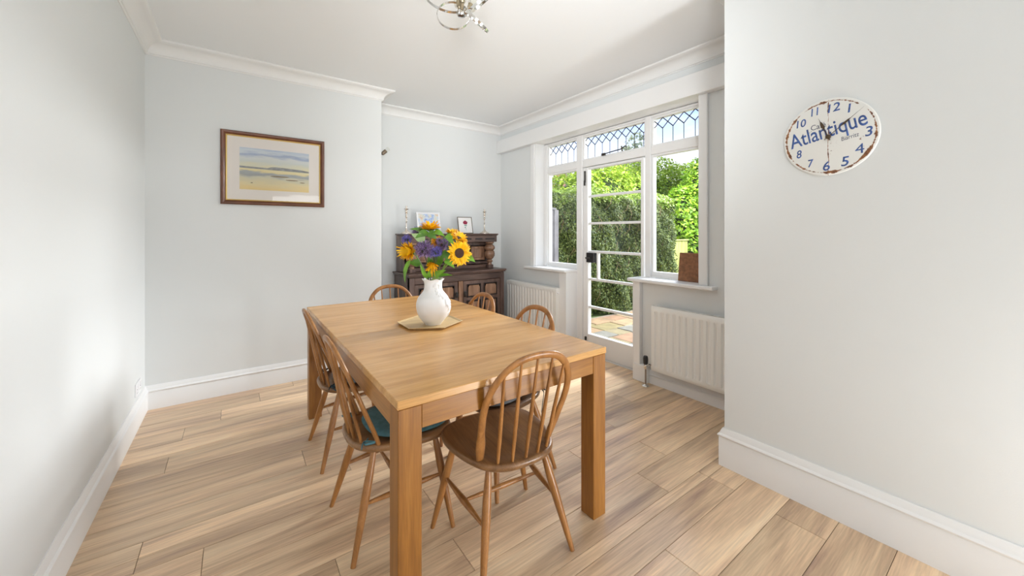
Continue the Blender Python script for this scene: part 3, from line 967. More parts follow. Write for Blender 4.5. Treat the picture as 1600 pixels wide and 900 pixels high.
sA = sunflower('large open sunflower with black-brown disc facing right of the bouquet', (.160, .10, 1.187), (.48, .86, .06), .0725, .0295, neck=(.028, .01), seed=2, n=34, open_=.10)
sB = sunflower('sunflower behind the large open one, upper right, seen from its edge', (.150, .035, 1.262), (.45, .25, .62), .058, .022, neck=(.03, -.02), seed=3, n=30)
sB2 = sunflower('small-faced sunflower at the upper right edge below the white picture frame', (.105, -.02, 1.295), (.15, .12, .9), .045, .017, neck=(.01, -.03), seed=4, n=28)
sC = sunflower('sunflower at the very top of the bouquet, petals seen from the side', (-.022, -.02, 1.318), (.02, .10, 1.0), .066, .024, neck=(-.005, -.02), seed=5, n=40, open_=.20)
sD = sunflower('shaggy sunflower with drooping petals at the left of the bouquet', (-.108, .065, 1.195), (-.55, .60, .05), .054, .018, neck=(-.03, .01), seed=6, n=34, open_=.36)
sE = sunflower('small rusty orange sunflower half hidden in the middle of the bouquet', (.030, .035, 1.243), (.05, .9, .35), .040, .014, M_petal2, M_discb, neck=(0, 0), seed=7, n=24, open_=.15)
sF = sunflower('small yellow sunflower low in the centre just above the vase', (.010, .055, 1.128), (-.1, .6, -.75), .038, .012, neck=(.005, .02), seed=8, n=22, open_=.5)

def agapanthus(label, c, R, n, mat, neck, seed, stem=True):
    rnd = random.Random(seed)
    c = BQ(*c)
    t = thing('agapanthus', label, 'flower', tuple(c), group='purple agapanthus heads in the white vase')
    V, Fs = [], []
    pm = MB()
    for k in range(n):
        u = 1 - 2 * (k + .5) / n; ph = k * 2.39996 + rnd.uniform(-.2, .2)
        if u < -.75: continue
        d = Vector((math.sqrt(1 - u * u) * math.cos(ph), math.sqrt(1 - u * u) * math.sin(ph), u))
        L = R * rnd.uniform(.6, 1.0)
        p = c + d * L * .50; e = c + d * L
        pm.tube([c + d * .002, p], .0008, 4)
        B = basis(d, rnd.uniform(0, 3))
        r_ = R * .22 * rnd.uniform(.7, 1.2)
        for q in range(6):
            a = q * PI / 3
            r1 = B @ Vector((math.cos(a), math.sin(a), 0)); r2 = B @ Vector((-math.sin(a), math.cos(a), 0))
            b = len(V)
            mid = p.lerp(e, .65) + r1 * r_ * .45
            V += [tuple(p), tuple(mid + r2 * r_ * .15), tuple(mid - r2 * r_ * .15), tuple(e + r1 * r_ * rnd.uniform(.8, 1.3))]
            Fs += [(b, b + 1, b + 3, b + 2)]
    raw('florets', [tuple(Vector(p) - c) for p in V], Fs, mat, t)
    obj('flower_stalks', pm, M_stemd, t, world=True)
    if stem: stem_to(t, c, None, M_stemd, .003, neck)
    return t
agapanthus('violet-blue agapanthus head at the far left of the bouquet', (-.145, .02, 1.258), .036, 60, M_agap, (-.03, -.01), 1)
agapanthus('large mauve agapanthus head in the centre left of the bouquet', (-.030, .085, 1.200), .064, 110, M_agapm, (-.02, .02), 2)
agapanthus('bright violet agapanthus head right of the large mauve one', (.032, .085, 1.190), .042, 70, M_agap, (.005, .03), 3)
agapanthus('dusky purple agapanthus head beside the large open sunflower', (.070, .045, 1.228), .052, 90, M_agapm, (.02, .0), 4)
agapanthus('dark agapanthus head behind the pale leaf at the upper left', (-.085, .0, 1.290), .046, 70, M_agapm, (-.02, -.02), 5)
agapanthus('small pale blue agapanthus bud standing above the upper left edge', (-.106, -.03, 1.325), .014, 16, M_agap, (-.02, -.03), 6)
agapanthus('lilac agapanthus sprig touching the rusty sunflower', (.052, .08, 1.256), .024, 36, M_agapm, (.01, .02), 7)

add_leaf(sC, (-.030, .0, 1.285), (-.125, .04, 1.318), .030, (0, .5, .8))
add_leaf(sC, (-.02, .02, 1.300), (-.085, .07, 1.268), .026, (0, .8, .4))
add_leaf(sC, (-.035, .05, 1.255), (-.108, .065, 1.292), .027, (.1, .9, .3), M_leafp, .05, .1)
add_leaf(sC, (.0, .02, 1.300), (.075, .05, 1.278), .024, (0, .6, .7), M_leafb)
add_leaf(sC, (-.02, .03, 1.300), (.03, .05, 1.262), .026, (.1, .9, .3))
add_leaf(sB2, (.085, .02, 1.290), (.128, .07, 1.230), .024, (-.2, .8, .4), M_leafb)
add_leaf(sB2, (.075, .02, 1.280), (.100, .06, 1.200), .024, (-.2, .8, .4))
add_leaf(sD, (-.115, .05, 1.150), (-.140, .07, 1.020), .019, (-.5, .7, .1), M_leafb, .12)
add_leaf(sD, (-.06, .05, 1.125), (-.125, .06, 1.130), .024, (0, .9, .5), M_leafg)
add_leaf(sA, (.19, .06, 1.165), (.248, .09, 1.138), .022, (0, .8, .6), M_leafb)
add_leaf(sA, (.08, .06, 1.150), (.135, .09, 1.105), .022, (0, .8, .6), M_leafb)
add_leaf(sA, (.07, .04, 1.200), (.115, .07, 1.130), .026, (.1, .9, .2))
add_leaf(sA, (.03, .02, 1.120), (.08, .05, 1.195), .022, (0, .9, .1))
add_leaf(sF, (.01, .04, 1.045), (.085, .07, 1.092), .024, (.1, .8, .5), M_leafb)
add_leaf(sF, (.03, .03, 1.048), (.118, .06, 1.062), .014, (0, .7, .8), M_leafb)
add_leaf(sF, (.0, .05, 1.036), (.062, .075, 1.044), .014, (0, .6, .8), M_leafp)
add_leaf(sF, (-.02, .02, 1.04), (-.005, .05, 1.105), .013, (0, .9, .1), M_leafb)
add_leaf(sD, (-.03, .02, 1.04), (-.065, .05, 1.13), .012, (0, .9, .1), M_leafb)
add_leaf(sE, (.0, .0, 1.10), (-.02, .04, 1.17), .026, (0, .9, .1))
add_leaf(sE, (.02, .0, 1.12), (.06, .02, 1.19), .028, (0, .9, .1))
add_leaf(sE, (.0, .0, 1.20), (-.06, .03, 1.25), .028, (0, .9, .1))

# ------------------------------------------------------------------ court cupboard
cup = thing('court_cupboard', 'carved dark oak court cupboard with bulbous columns in the alcove', 'cupboard', (2.03, 4.0, 0))
CX0, CX1, CF, CB = 1.437, 2.615, 3.775, 4.235
B_ = lambda *a: MB().box(*a)
body = MB()
body.box(CX0, CX0 + .03, CF + .004, CB, 0.03, .828, .002)
body.box(CX1 - .03, CX1, CF + .004, CB, 0.03, .828, .002)
body.box(CX0 + .03, CX1 - .03, CB - .012, CB, 0.10, .828)
body.box(CX0 + .03, CX1 - .03, CF + .02, CB - .012, .10, .125)
body.box(CX0 + .03, CX1 - .03, CF + .005, CF + .03, .76, .828)
obj('carcass', body, M_darkz, cup, world=True)
for x in (CX0, CX1 - .055):
    obj('corner_stile', B_(x, x + .055, CF - .002, CF + .055, 0.0, .828, .004), M_darkz, cup, world=True)
obj('centre_stile', B_(2.002, 2.056, CF - .004, CF + .02, .09, .755, .005), M_darkp, cup, world=True)
obj('frieze', B_(CX0 + .055, CX1 - .055, CF - .001, CF + .018, .757, .828, .003), M_dark, cup, world=True)
obj('plinth', B_(CX0 + .055, CX1 - .055, CF - .004, CF + .02, .045, .12, .006), M_dark, cup, world=True)
sh = MB().box(1.418, 2.640, 3.752, 4.25, .846, .864, .006).box(1.426, 2.630, 3.762, 4.245, .832, .846, .004)
obj('shelf', sh, M_dark, cup, world=True)
def raised(par, x0, x1, z0, z1, yf, nm='panel', arch=False):
    """recessed dark ground, moulding frame and a raised field"""
    g = MB().box(x0, x1, yf + .001, yf + .006, z0, z1)
    obj('moulding', MB().box(x0, x0 + .010, yf - .008, yf + .001, z0, z1, .003).box(x1 - .010, x1, yf - .008, yf + .001, z0, z1, .003)
        .box(x0 + .010, x1 - .010, yf - .008, yf + .001, z0, z0 + .010, .003).box(x0 + .010, x1 - .010, yf - .008, yf + .001, z1 - .010, z1, .003), M_ebony, par, world=True)
    if arch:
        xs0, xs1 = x0 + .018, x1 - .018; zt = z1 - .016; c_ = .020
        out = [(xs0, z0 + .016), (xs1, z0 + .016), (xs1, zt - c_), (xs1 - .008, zt - c_ + .004), (xs1 - .012, zt), (xs0 + .012, zt), (xs0 + .008, zt - c_ + .004), (xs0, zt - c_)]
        Mx = Matrix(((1, 0, 0, 0), (0, 0, -1, yf), (0, 1, 0, 0), (0, 0, 0, 1)))
        pm = MB().prism(out, 0.0, .006, Mx)
    else:
        pm = MB().box(x0 + .018, x1 - .018, yf - .006, yf + .002, z0 + .016, z1 - .016, .0055)
    obj(nm, pm, M_darkp, par, world=True)
    obj('groundwork', g, M_ebony, par, world=True)
for x0, x1, hx in ((1.492, 1.998, 1.975), (2.060, 2.560, 2.083)):
    d = obj('door', B_(x0 + .002, x1 - .002, CF + .004, CF + .022, .124, .752, .003), M_darkz, cup, world=True)
    mid = (x0 + x1) / 2
    for a, b in ((x0 + .045, mid - .020), (mid + .020, x1 - .045)):
        raised(d, a, b, .565, .715, CF + .003, arch=True)
        raised(d, a, b, .165, .530, CF + .003)
    hm = MB().box(hx - .012, hx + .012, CF - .006, CF + .003, .575, .640, .003)
    hm.tube([(hx, CF - .006, .628), (hx, CF - .018, .628)], .006, 8)
    hm.tube(catmull([(hx - .010, CF - .016, .626), (hx - .012, CF - .020, .600), (hx, CF - .022, .586), (hx + .012, CF - .020, .600), (hx + .010, CF - .016, .626)], 4), .0035, 6)
    obj('handle', hm, M_iron, d, world=True, smooth=50)
# upper stage
UF = 4.03
ub = MB()
ub.box(1.458, 1.482, UF, CB, .864, 1.262, .002); ub.box(2.565, 2.589, UF, CB, .864, 1.262, .002)
ub.box(1.482, 2.565, CB - .012, CB, .864, 1.262)
ub.box(1.482, 2.565, UF + .004, UF + .02, 1.17, 1.262)
obj('upper_carcass', ub, M_darkz, cup, world=True)
# canopy / cornice with frieze, brought forward over the columns
obj('canopy_frieze', B_(1.462, 2.586, 3.888, UF + .02, 1.185, 1.262, .004), M_dark, cup, world=True)
obj('top', MB().box(1.450, 2.598, 3.868, 4.25, 1.270, 1.285, .005).box(1.456, 2.592, 3.878, 4.245, 1.260, 1.270, .003), M_dark, cup, world=True)
fm = MB()
for x0 in (1.56, 1.74, 1.92, 2.10, 2.28, 2.42):
    L_ = .13 if x0 not in (2.28,) else .10
    fm.box(x0, x0 + L_, 3.8845, 3.8885, 1.213, 1.231, .0015)
obj('carved_lozenges', fm, M_ebony, cup, world=True)
obj('upper_base_rail', B_(1.482, 2.565, UF - .012, UF + .02, .864, .905, .005), M_dark, cup, world=True)
for x0, x1 in ((1.500, 1.800), (1.880, 2.180), (2.255, 2.548)):
    d = obj('door', B_(x0, x1, UF - .002, UF + .016, .915, 1.175, .003), M_darkz, cup, world=True)
    raised(d, x0 + .032, x1 - .032, .945, 1.145, UF - .003)
    obj('raised_field', B_(x0 + .085, x1 - .085, UF - .018, UF - .006, .990, 1.100, .006), M_darkp, d, world=True)
for x0, x1 in ((1.806, 1.874), (2.186, 2.249)):
    obj('stile', B_(x0, x1, UF - .006, UF + .016, .905, 1.185, .004), M_darkz, cup, world=True)
def column(x, y):
    c = obj('column', MB().lathe([(.036, .905), (.026, .912), (.024, .930), (.034, .940), (.038, .950), (.030, .962), (.026, .970), (.044, .985), (.060, 1.010), (.064, 1.040), (.058, 1.066),
                                  (.046, 1.080), (.050, 1.084), (.064, 1.100), (.066, 1.118), (.056, 1.138), (.040, 1.150), (.036, 1.158), (.050, 1.168), (.052, 1.185)], 28, cx=x, cy=y), M_darkp, cup, world=True, smooth=45)
    obj('base_block', B_(x - .034, x + .034, y - .034, y + .034, .864, .907, .003), M_darkz, c, world=True)
    rm = MB()
    for z, r in ((.973, .030), (1.081, .0485), (1.154, .039)):
        rm.lathe([(r - .004, z - .004), (r + .002, z), (r - .004, z + .004)], 24, cx=x, cy=y)
    obj('turned_ring', rm, M_ebony, c, world=True, smooth=50)
column(1.530, 3.950); column(2.520, 3.950)

# candlesticks
def candlestick(x, y, label):
    c = thing('candlestick', label, 'candlestick', (x, y, 1.2855), group='pair of slim candlesticks on the cupboard')
    obj('base', MB().lathe([(.060, .0), (.060, .004), (.050, .012), (.032, .022), (.016, .034), (.009, .050), (.007, .062)], 24), M_silver, c, smooth=50)
    obj('stem', MB().lathe([(.0065, .058), (.010, .070), (.0055, .080), (.005, .120), (.0095, .128), (.005, .136), (.0045, .170), (.010, .178), (.012, .188), (.007, .198), (.0045, .206),
                            (.0045, .212), (.018, .216), (.018, .219), (.005, .224)], 20), M_silver, c, smooth=50)
    obj('sconce_cup', MB().lathe([(.005, .220), (.010, .228), (.0145, .240), (.012, .252), (.008, .258), (.024, .268), (.025, .271), (.010, .275), (.0085, .290), (.0110, .294), (.0105, .300), (.004, .300)], 20), M_silver, c, smooth=50)
    return c
candlestick(1.507, 4.05, 'slim silver candlestick on the left end of the dark cupboard')
candlestick(2.508, 4.05, 'slim silver candlestick on the right end of the dark cupboard')

# ------------------------------------------------------------------ pictures
def frame_mesh(w, h, fw, d, bev=.004, z0=0.0, hump=0.006):
    """mitred moulding around w x h (outer), local x right, y up, z out"""
    prof = [(0, z0), (0, d * .7), (fw * .25, d), (fw * .55, d * .92), (fw * .8, d * .62), (fw, d * .5), (fw, z0)]
    cor = [(-w / 2, -h / 2), (w / 2, -h / 2), (w / 2, h / 2), (-w / 2, h / 2)]
    rings = []
    for (x, y) in cor:
        sx_, sy_ = (1 if x < 0 else -1), (1 if y < 0 else -1)
        rings.append([(x + sx_ * o_, y + sy_ * o_, z) for o_, z in prof])
    return MB().loft(rings, closed=True)

def watercolour():
    m, n, l, b = new_mat('seascape_watercolour')
    t = n.new('ShaderNodeTexCoord'); sp = n.new('ShaderNodeSeparateXYZ')
    l.new(t.outputs['Object'], sp.inputs[0])
    mp_ = n.new('ShaderNodeMapping'); mp_.inputs['Scale'].default_value = (5, 22, 1)
    l.new(t.outputs['Object'], mp_.inputs[0])
    z = n.new('ShaderNodeTexNoise'); z.inputs['Scale'].default_value = 1.3; z.inputs['Detail'].default_value = 4
    l.new(mp_.outputs[0], z.inputs['Vector'])
    r = n.new('ShaderNodeMapRange'); r.inputs['From Min'].default_value = -.175; r.inputs['From Max'].default_value = .175
    l.new(sp.outputs['Y'], r.inputs['Value'])
    ad = n.new('ShaderNodeMath'); ad.operation = 'MULTIPLY_ADD'; ad.inputs[1].default_value = .26; 
    sb = n.new('ShaderNodeMath'); sb.operation = 'SUBTRACT'; sb.inputs[1].default_value = .13
    l.new(z.outputs['Fac'], ad.inputs[0]); l.new(r.outputs[0], ad.inputs[2]); l.new(ad.outputs[0], sb.inputs[0])
    cr_ = n.new('ShaderNodeValToRGB')
    stops = [(0, (.80, .62, .28)), (.15, (.76, .66, .40)), (.30, (.62, .60, .46)), (.36, (.36, .38, .38)), (.42, (.40, .43, .44)), (.45, (.78, .68, .36)), (.55, (.74, .70, .48)), (.68, (.62, .66, .62)),
             (.78, (.66, .69, .68)), (.85, (.36, .44, .60)), (.92, (.62, .68, .72)), (1, (.45, .54, .70))]
    el = cr_.color_ramp.elements
    el[0].position = 0; el[0].color = (*stops[0][1], 1); el[1].position = 1; el[1].color = (*stops[-1][1], 1)
    for p, c in stops[1:-1]:
        e = el.new(p); e.color = (*c, 1)
    l.new(sb.outputs[0], cr_.inputs['Fac']); l.new(cr_.outputs['Color'], b.inputs['Base Color'])
    b.inputs['Roughness'].default_value = .8
    return m
# facing -Y: local x -> +X, y -> +Z, z -> -Y  => rotation +90 about X
pw, ph = .752, .597
pic = thing('framed_picture', 'mahogany and gilt framed seascape watercolour hanging on the back wall', 'picture', (.275, YB, 1.826), (PI / 2, 0, 0))
obj('frame', frame_mesh(pw, ph, .034, .024), M_mahog, pic, smooth=25)
obj('gilt_slip', frame_mesh(pw - .064, ph - .064, .010, .016), M_gilt, pic)
obj('backing_board', MB().box(-pw / 2 + .02, pw / 2 - .02, -ph / 2 + .02, ph / 2 - .02, .001, .004), M_mount, pic)
obj('mount', MB().box(-pw / 2 + .038, pw / 2 - .038, -ph / 2 + .038, ph / 2 - .038, .0035, .006), M_mount, pic)
obj('painting', MB().box(-.252, .252, -.172, .172, .0055, .0068), watercolour(), pic)
hm = MB()
hill = [(-.252, .004), (-.252, .020), (-.16, .018), (-.06, .016), (-.035, .026), (.0, .030), (.10, .026), (.20, .020), (.252, .012), (.252, .0)]
hm.prism(hill, .0067, .0072)
obj('painted_hills', hm, plain('slate_wash', (.30, .31, .31), .8, var=.3, vscale=30), pic)
bm_ = MB()
for (x, y, a, b) in ((.03, -.05, .07, .006), (.12, -.075, .05, .005), (-.17, -.115, .008, .004), (.20, -.09, .02, .004)):
    bm_.prism([(x + a * math.cos(k * PI / 5), y + b * math.sin(k * PI / 5)) for k in range(10)], .0067, .0071)
obj('painted_rocks', bm_, plain('brown_wash', (.25, .20, .12), .8), pic)
obj('picture_glass', MB().box(-pw / 2 + .04, pw / 2 - .04, -ph / 2 + .04, ph / 2 - .04, .0105, .0115), M_picglass, pic)

# white frame with blossom print, leaning on the cupboard (behind the bouquet)
def blossom():
    m, n, l, b = new_mat('blossom_print')
    t = n.new('ShaderNodeTexCoord')
    v = n.new('ShaderNodeTexNoise'); v.inputs['Scale'].default_value = 14; v.inputs['Detail'].default_value = 4
    l.new(t.outputs['Object'], v.inputs['Vector'])
    r = n.new('ShaderNodeValToRGB')
    el = r.color_ramp.elements
    el[0].position = .30; el[0].color = (.16, .20, .48, 1)
    el[1].position = .72; el[1].color = (.74, .70, .55, 1)
    for p, c in ((.42, (.40, .52, .78)), (.50, (.62, .70, .80)), (.58, (.75, .72, .60)), (.64, (.70, .50, .38))):
        e = el.new(p); e.color = (*c, 1)
    l.new(v.outputs['Fac'], r.inputs['Fac']); l.new(r.outputs['Color'], b.inputs['Base Color'])
    return m
wf_ = thing('white_photo_frame', 'white framed blue and peach branch print leaning behind the sunflowers', 'picture', (1.79, 4.085, 1.286), (PI / 2 - math.radians(10), 0, 0))
obj('frame', frame_mesh(.285, .245, .020, .014).add([], []), M_whitep, wf_, at=(0, .1225, 0))
obj('print', MB().box(-.125, .125, .019, .226, .002, .005), blossom(), wf_)
br = MB()
rb = random.Random(3)
for k in range(9):
    x, y = rb.uniform(-.10, .10), rb.uniform(.05, .20)
    a = rb.uniform(0, PI)
    pts = [(x, y, .0055)]
    for q in range(3):
        a += rb.uniform(-.6, .6); x += .028 * math.cos(a); y += .028 * math.sin(a)
        pts.append((max(-.12, min(.12, x)), max(.025, min(.22, y)), .0055))
    br.tube(pts, [(.0014, .0006)] * 4, 4)
obj('printed_branches', br, plain('ink_blue', (.10, .10, .25), .8), wf_)
obj('strut', MB().box(-.02, .02, .02, .18, -.012, -.001), M_greyf, wf_)

rf = thing('rose_picture_frame', 'small dark-edged frame with a red rose print near the right end of the cupboard', 'picture', (2.25, 4.055, 1.286), (PI / 2 - math.radians(13), 0, 0))
obj('frame', frame_mesh(.196, .205, .008, .010), plain('bronze_edge', (.16, .13, .085), .4, metal=.4), rf, at=(0, .1025, 0))
obj('print', MB().box(-.091, .091, .007, .198, .002, .0045), plain('ivory_card', (.84, .82, .80), .7), rf)
m_ = MB()
m_.prism([(.002 + .030 * math.cos(a) * (1 + .12 * math.sin(a * 6)), .134 + .024 * math.sin(a) * (1 + .15 * math.sin(a * 5))) for a in [k * 2 * PI / 24 for k in range(24)]], .0044, .0056)
obj('rose_head', m_, plain('crimson_ink', (.30, .02, .06), .7, var=.4, vscale=60), rf)
m_ = MB().tube([(.004, .112, .005), (.002, .09, .005), (.004, .06, .005), (.006, .040, .005)], [(.003, .0008)] * 4, 6)
m_.prism([(.004, .105), (.024, .098), (.012, .088)], .0044, .0054).prism([(.002, .105), (-.018, .102), (-.006, .090)], .0044, .0054).prism([(.003, .075), (-.014, .082), (-.004, .064)], .0044, .0054)
obj('rose_stem', m_, plain('green_ink', (.03, .22, .12), .7), rf)
obj('strut', MB().box(-.015, .015, .01, .15, -.012, -.001), M_black, rf)

# ------------------------------------------------------------------ wall clock
def enamel():
    m, n, l, b = new_mat('rusted_white_enamel')
    t = n.new('ShaderNodeTexCoord'); ln = n.new('ShaderNodeVectorMath'); ln.operation = 'LENGTH'
    l.new(t.outputs['Object'], ln.inputs[0])
    z = n.new('ShaderNodeTexNoise'); z.inputs['Scale'].default_value = 42; z.inputs['Detail'].default_value = 5; z.inputs['Roughness'].default_value = .65
    z2 = n.new('ShaderNodeTexNoise'); z2.inputs['Scale'].default_value = 12; z2.inputs['Detail'].default_value = 2
    l.new(t.outputs['Object'], z.inputs['Vector']); l.new(t.outputs['Object'], z2.inputs['Vector'])
    # band near the rim
    def mth(op, a, b_=None, c_=None):
        q = n.new('ShaderNodeMath'); q.operation = op
        for i, v in enumerate((a, b_, c_)):
            if v is None: continue
            if isinstance(v, (int, float)): q.inputs[i].default_value = v
            else: l.new(v, q.inputs[i])
        return q.outputs[0]
    d = mth('ABSOLUTE', mth('SUBTRACT', ln.outputs['Value'], .1635))
    band = mth('SUBTRACT', 1.0, mth('DIVIDE', d, .0055))
    band = mth('MAXIMUM', band, -1.0)
    f1 = mth('MULTIPLY', mth('SUBTRACT', z.outputs['Fac'], .5), 5.0)
    f2 = mth('MULTIPLY', mth('SUBTRACT', z2.outputs['Fac'], .47), 5.0)
    sc = mth('ADD', mth('ADD', mth('MULTIPLY', band, 1.1), f1), f2)
    sp = n.new('ShaderNodeSeparateXYZ'); l.new(t.outputs['Object'], sp.inputs[0])
    # rusty crack running from the 12 to the 6
    dx = mth('ABSOLUTE', mth('ADD', sp.outputs['X'], mth('MULTIPLY', mth('SUBTRACT', z2.outputs['Fac'], .5), .02)))
    crack = mth('SUBTRACT', 1.0, mth('DIVIDE', dx, .0022))
    crack = mth('MAXIMUM', crack, -2.0)
    sc2 = mth('ADD', mth('MULTIPLY', crack, 1.0), mth('MULTIPLY', mth('SUBTRACT', z.outputs['Fac'], .47), 5.0))
    fac = mth('MAXIMUM', sc, sc2)
    rg = n.new('ShaderNodeMapRange'); rg.inputs['From Min'].default_value = .45; rg.inputs['From Max'].default_value = .8
    l.new(fac, rg.inputs['Value'])
    rc = n.new('ShaderNodeValToRGB')
    rc.color_ramp.elements[0].color = (.42, .17, .05, 1); rc.color_ramp.elements[1].color = (.12, .045, .02, 1)
    rc.color_ramp.elements[0].position = .35; rc.color_ramp.elements[1].position = .65
    l.new(z.outputs['Fac'], rc.inputs['Fac'])
    mx = n.new('ShaderNodeMix'); mx.data_type = 'RGBA'
    mx.inputs[6].default_value = (.80, .80, .765, 1)
    l.new(rg.outputs[0], mx.inputs[0]); l.new(rc.outputs['Color'], mx.inputs[7]); l.new(mx.outputs[2], b.inputs['Base Color'])
    b.inputs['Roughness'].default_value = .55
    return m
clk = thing('wall_clock', 'round white clock with blue lettering and rusty edge on the right wall', 'clock', (XC, .566, 1.738))
clk.rotation_euler = Matrix(((0, 0, -1), (-1, 0, 0), (0, 1, 0))).to_euler()
RC = .176
obj('clock_face', MB().lathe([(.001, .001), (RC - .004, .001), (RC, .004), (RC, .007), (RC - .003, .010), (RC - .006, .0105), (.001, .0105)], 96), enamel(), clk, smooth=40)
M_blue = plain('worn_blue_print', (.045, .10, .30), .6, var=.35, vscale=120)
M_ink = plain('thin_black_print', (.06, .07, .12), .6)
def text_part(name, body, cx_, cy_, w_, h_, mat, rot=0.0, shear=0.0, bold=0.0, z=.0104):
    cu = bpy.data.curves.new('txt', 'FONT')
    cu.body = body; cu.size = .1; cu.shear = shear; cu.offset = bold
    cu.align_x = 'LEFT'; cu.resolution_u = 6
    to = bpy.data.objects.new('txt', cu)
    C.objects.link(to)
    bpy.context.view_layer.update()
    dg = bpy.context.evaluated_depsgraph_get()
    me = bpy.data.meshes.new_from_object(to.evaluated_get(dg))
    bpy.data.objects.remove(to); bpy.data.curves.remove(cu)
    co = np.array([v.co[:] for v in me.vertices])
    mn, mx_ = co.min(0), co.max(0)
    s = np.array([w_ / (mx_[0] - mn[0]), h_ / (mx_[1] - mn[1])])
    p = (co[:, :2] - (mn[:2] + mx_[:2]) / 2) * s
    c, sn = math.cos(rot), math.sin(rot)
    x = p[:, 0] * c - p[:, 1] * sn + cx_; y = p[:, 0] * sn + p[:, 1] * c + cy_
    for v, a, b in zip(me.vertices, x, y): v.co = (a, b, z)
    me.materials.clear(); me.materials.append(mat)
    o = bpy.data.objects.new(name, me); C.objects.link(o)
    ext = o.modifiers.new('thickness', 'SOLIDIFY'); ext.thickness = .0004; ext.offset = 1
    o.parent = clk
    return o
for s_, x, y, w_, h_ in (('12', .019, .130, .050, .040), ('1', .074, .113, .016, .040), ('3', .138, -.003, .030, .044), ('4', .108, -.073, .034, .044), ('5', .059, -.121, .034, .044),
                         ('6', -.008, -.133, .028, .044), ('7', -.066, -.112, .026, .038), ('8', -.112, -.062, .024, .040), ('10', -.104, .084, .044, .038), ('11', -.051, .127, .034, .038)):
    text_part('numeral', s_, x, y, w_ * .92, h_ * .95, M_blue, rot=.10, shear=.2 if s_ != '4' else .08, bold=.0012 if s_ != '4' else 0)
text_part('lettering', 'Atlantique', -.008, .020, .288, .090, M_blue, rot=.215, shear=.05, bold=.0008)
text_part('small_lettering', 'Café', -.038, .057, .056, .024, M_ink, rot=.16, shear=.1)
text_part('small_lettering', 'Biarritz', .076, -.014, .062, .018, M_ink, rot=.20, shear=.2)
M_hand = plain('bronze_hand', (.09, .06, .035), .5, metal=.5)
def hand(name, tipx, tipy, wd, z, sp):
    d = Vector((tipx, tipy)); L = d.length; a = math.atan2(tipy, tipx)
    out = [(-.018, -wd * .5), (L * sp - .02, -wd * .4), (L * sp - .008, -wd * 1.5), (L * sp + .010, -wd * 1.2), (L * sp + .022, -wd * .3), (L, 0),
           (L * sp + .022, wd * .3), (L * sp + .010, wd * 1.2), (L * sp - .008, wd * 1.5), (L * sp - .02, wd * .4), (-.018, wd * .5)]
    out = [(x * math.cos(a) - y * math.sin(a), x * math.sin(a) + y * math.cos(a)) for x, y in out]
    obj(name, MB().prism(out, z, z + .001), M_hand, clk)
hand('hour_hand', -.037, .094, .0042, .0135, .58)
hand('minute_hand', .126, .108, .0030, .0155, .50)
obj('hand_hub', MB().lathe([(.010, .0104), (.010, .0175), (.006, .0195), (.001, .0198)], 20), M_hand, clk, smooth=40)

# ------------------------------------------------------------------ copper plaque on the sill
plq = thing('copper_plaque', 'square brown hammered copper plaque leaning in the right end of the window sill', 'plaque', (2.985, 1.655, .8965), (0, math.radians(7), 0))
obj('plate', MB().box(-.006, .006, -.105, .108, 0.001, .236, .003), M_copper, plq)

# ------------------------------------------------------------------ ceiling light
cl = thing('ceiling_light', 'chrome ceiling light of interlocking flat rings hanging at the top of the view', 'light', (.993, 1.840, ZC))
obj('ceiling_rose', MB().lathe([(.060, 0), (.060, -.010), (.050, -.022), (.012, -.028), (.001, -.028)], 28), M_chrome, cl, smooth=40)
obj('rod', MB().tube([(0, 0, -.02), (0, 0, -.19)], .006, 12), M_chrome, cl, smooth=40)
obj('hub', MB().lathe([(.001, -.185), (.018, -.188), (.026, -.200), (.027, -.212), (.020, -.226), (.001, -.230)], 24), M_chrome, cl, smooth=50)
def band_ring(c, nrm, R, w_=.013, th=.0016):
    m = MB(); B = basis(nrm); c = Vector(c)
    rings = []
    n = 64
    for k in range(n):
        a = 2 * PI * k / n
        d = B @ Vector((math.cos(a), math.sin(a), 0)); z = B @ Vector((0, 0, 1))
        p = c + d * R
        rings.append([tuple(p + d * th + z * w_ / 2), tuple(p + d * th - z * w_ / 2), tuple(p - d * th - z * w_ / 2), tuple(p - d * th + z * w_ / 2)])
    return m.loft(rings, closed=True)
RF = lambda r, t, z: tuple(RV * r + TV * t + Vector((0, 0, z)))
for c_, nv, R in ((RF(-.040, .03, -.238), RF(.15, 1, .25), .086),
                  (RF(-.075, .0, -.120), RF(.28, .85, .45), .125),
                  (RF(.082, .0, -.252), RF(.67, .27, .74), .080),
                  (RF(.090, -.02, -.150), RF(-.60, .42, .80), .095)):
    obj('ring', band_ring(c_, nv, R), M_chrome, cl, smooth=40)
M_bulbg = glass_mat('clear_glass', (.97, .97, .95), 1.0)
for i, (x, y) in enumerate(((-.012, .012), (.040, -.012), (.01, .045))):
    hld = obj('lamp_holder', MB().tube([RF(x * .5, y * .5, -.20), RF(x, y, -.178)], .010, 12).tube([RF(x, y, -.178), RF(x * 1.2, y * 1.2, -.150)], .013, 14), M_brushed, cl, smooth=40)
    obj('glass_shade', MB().lathe([(.018, -.185), (.024, -.160), (.024, -.120), (.022, -.120), (.022, -.158), (.016, -.183)], 20, cx=RF(x, y, 0)[0] * 1.4, cy=RF(x, y, 0)[1] * 1.4), M_bulbg, cl, smooth=50)

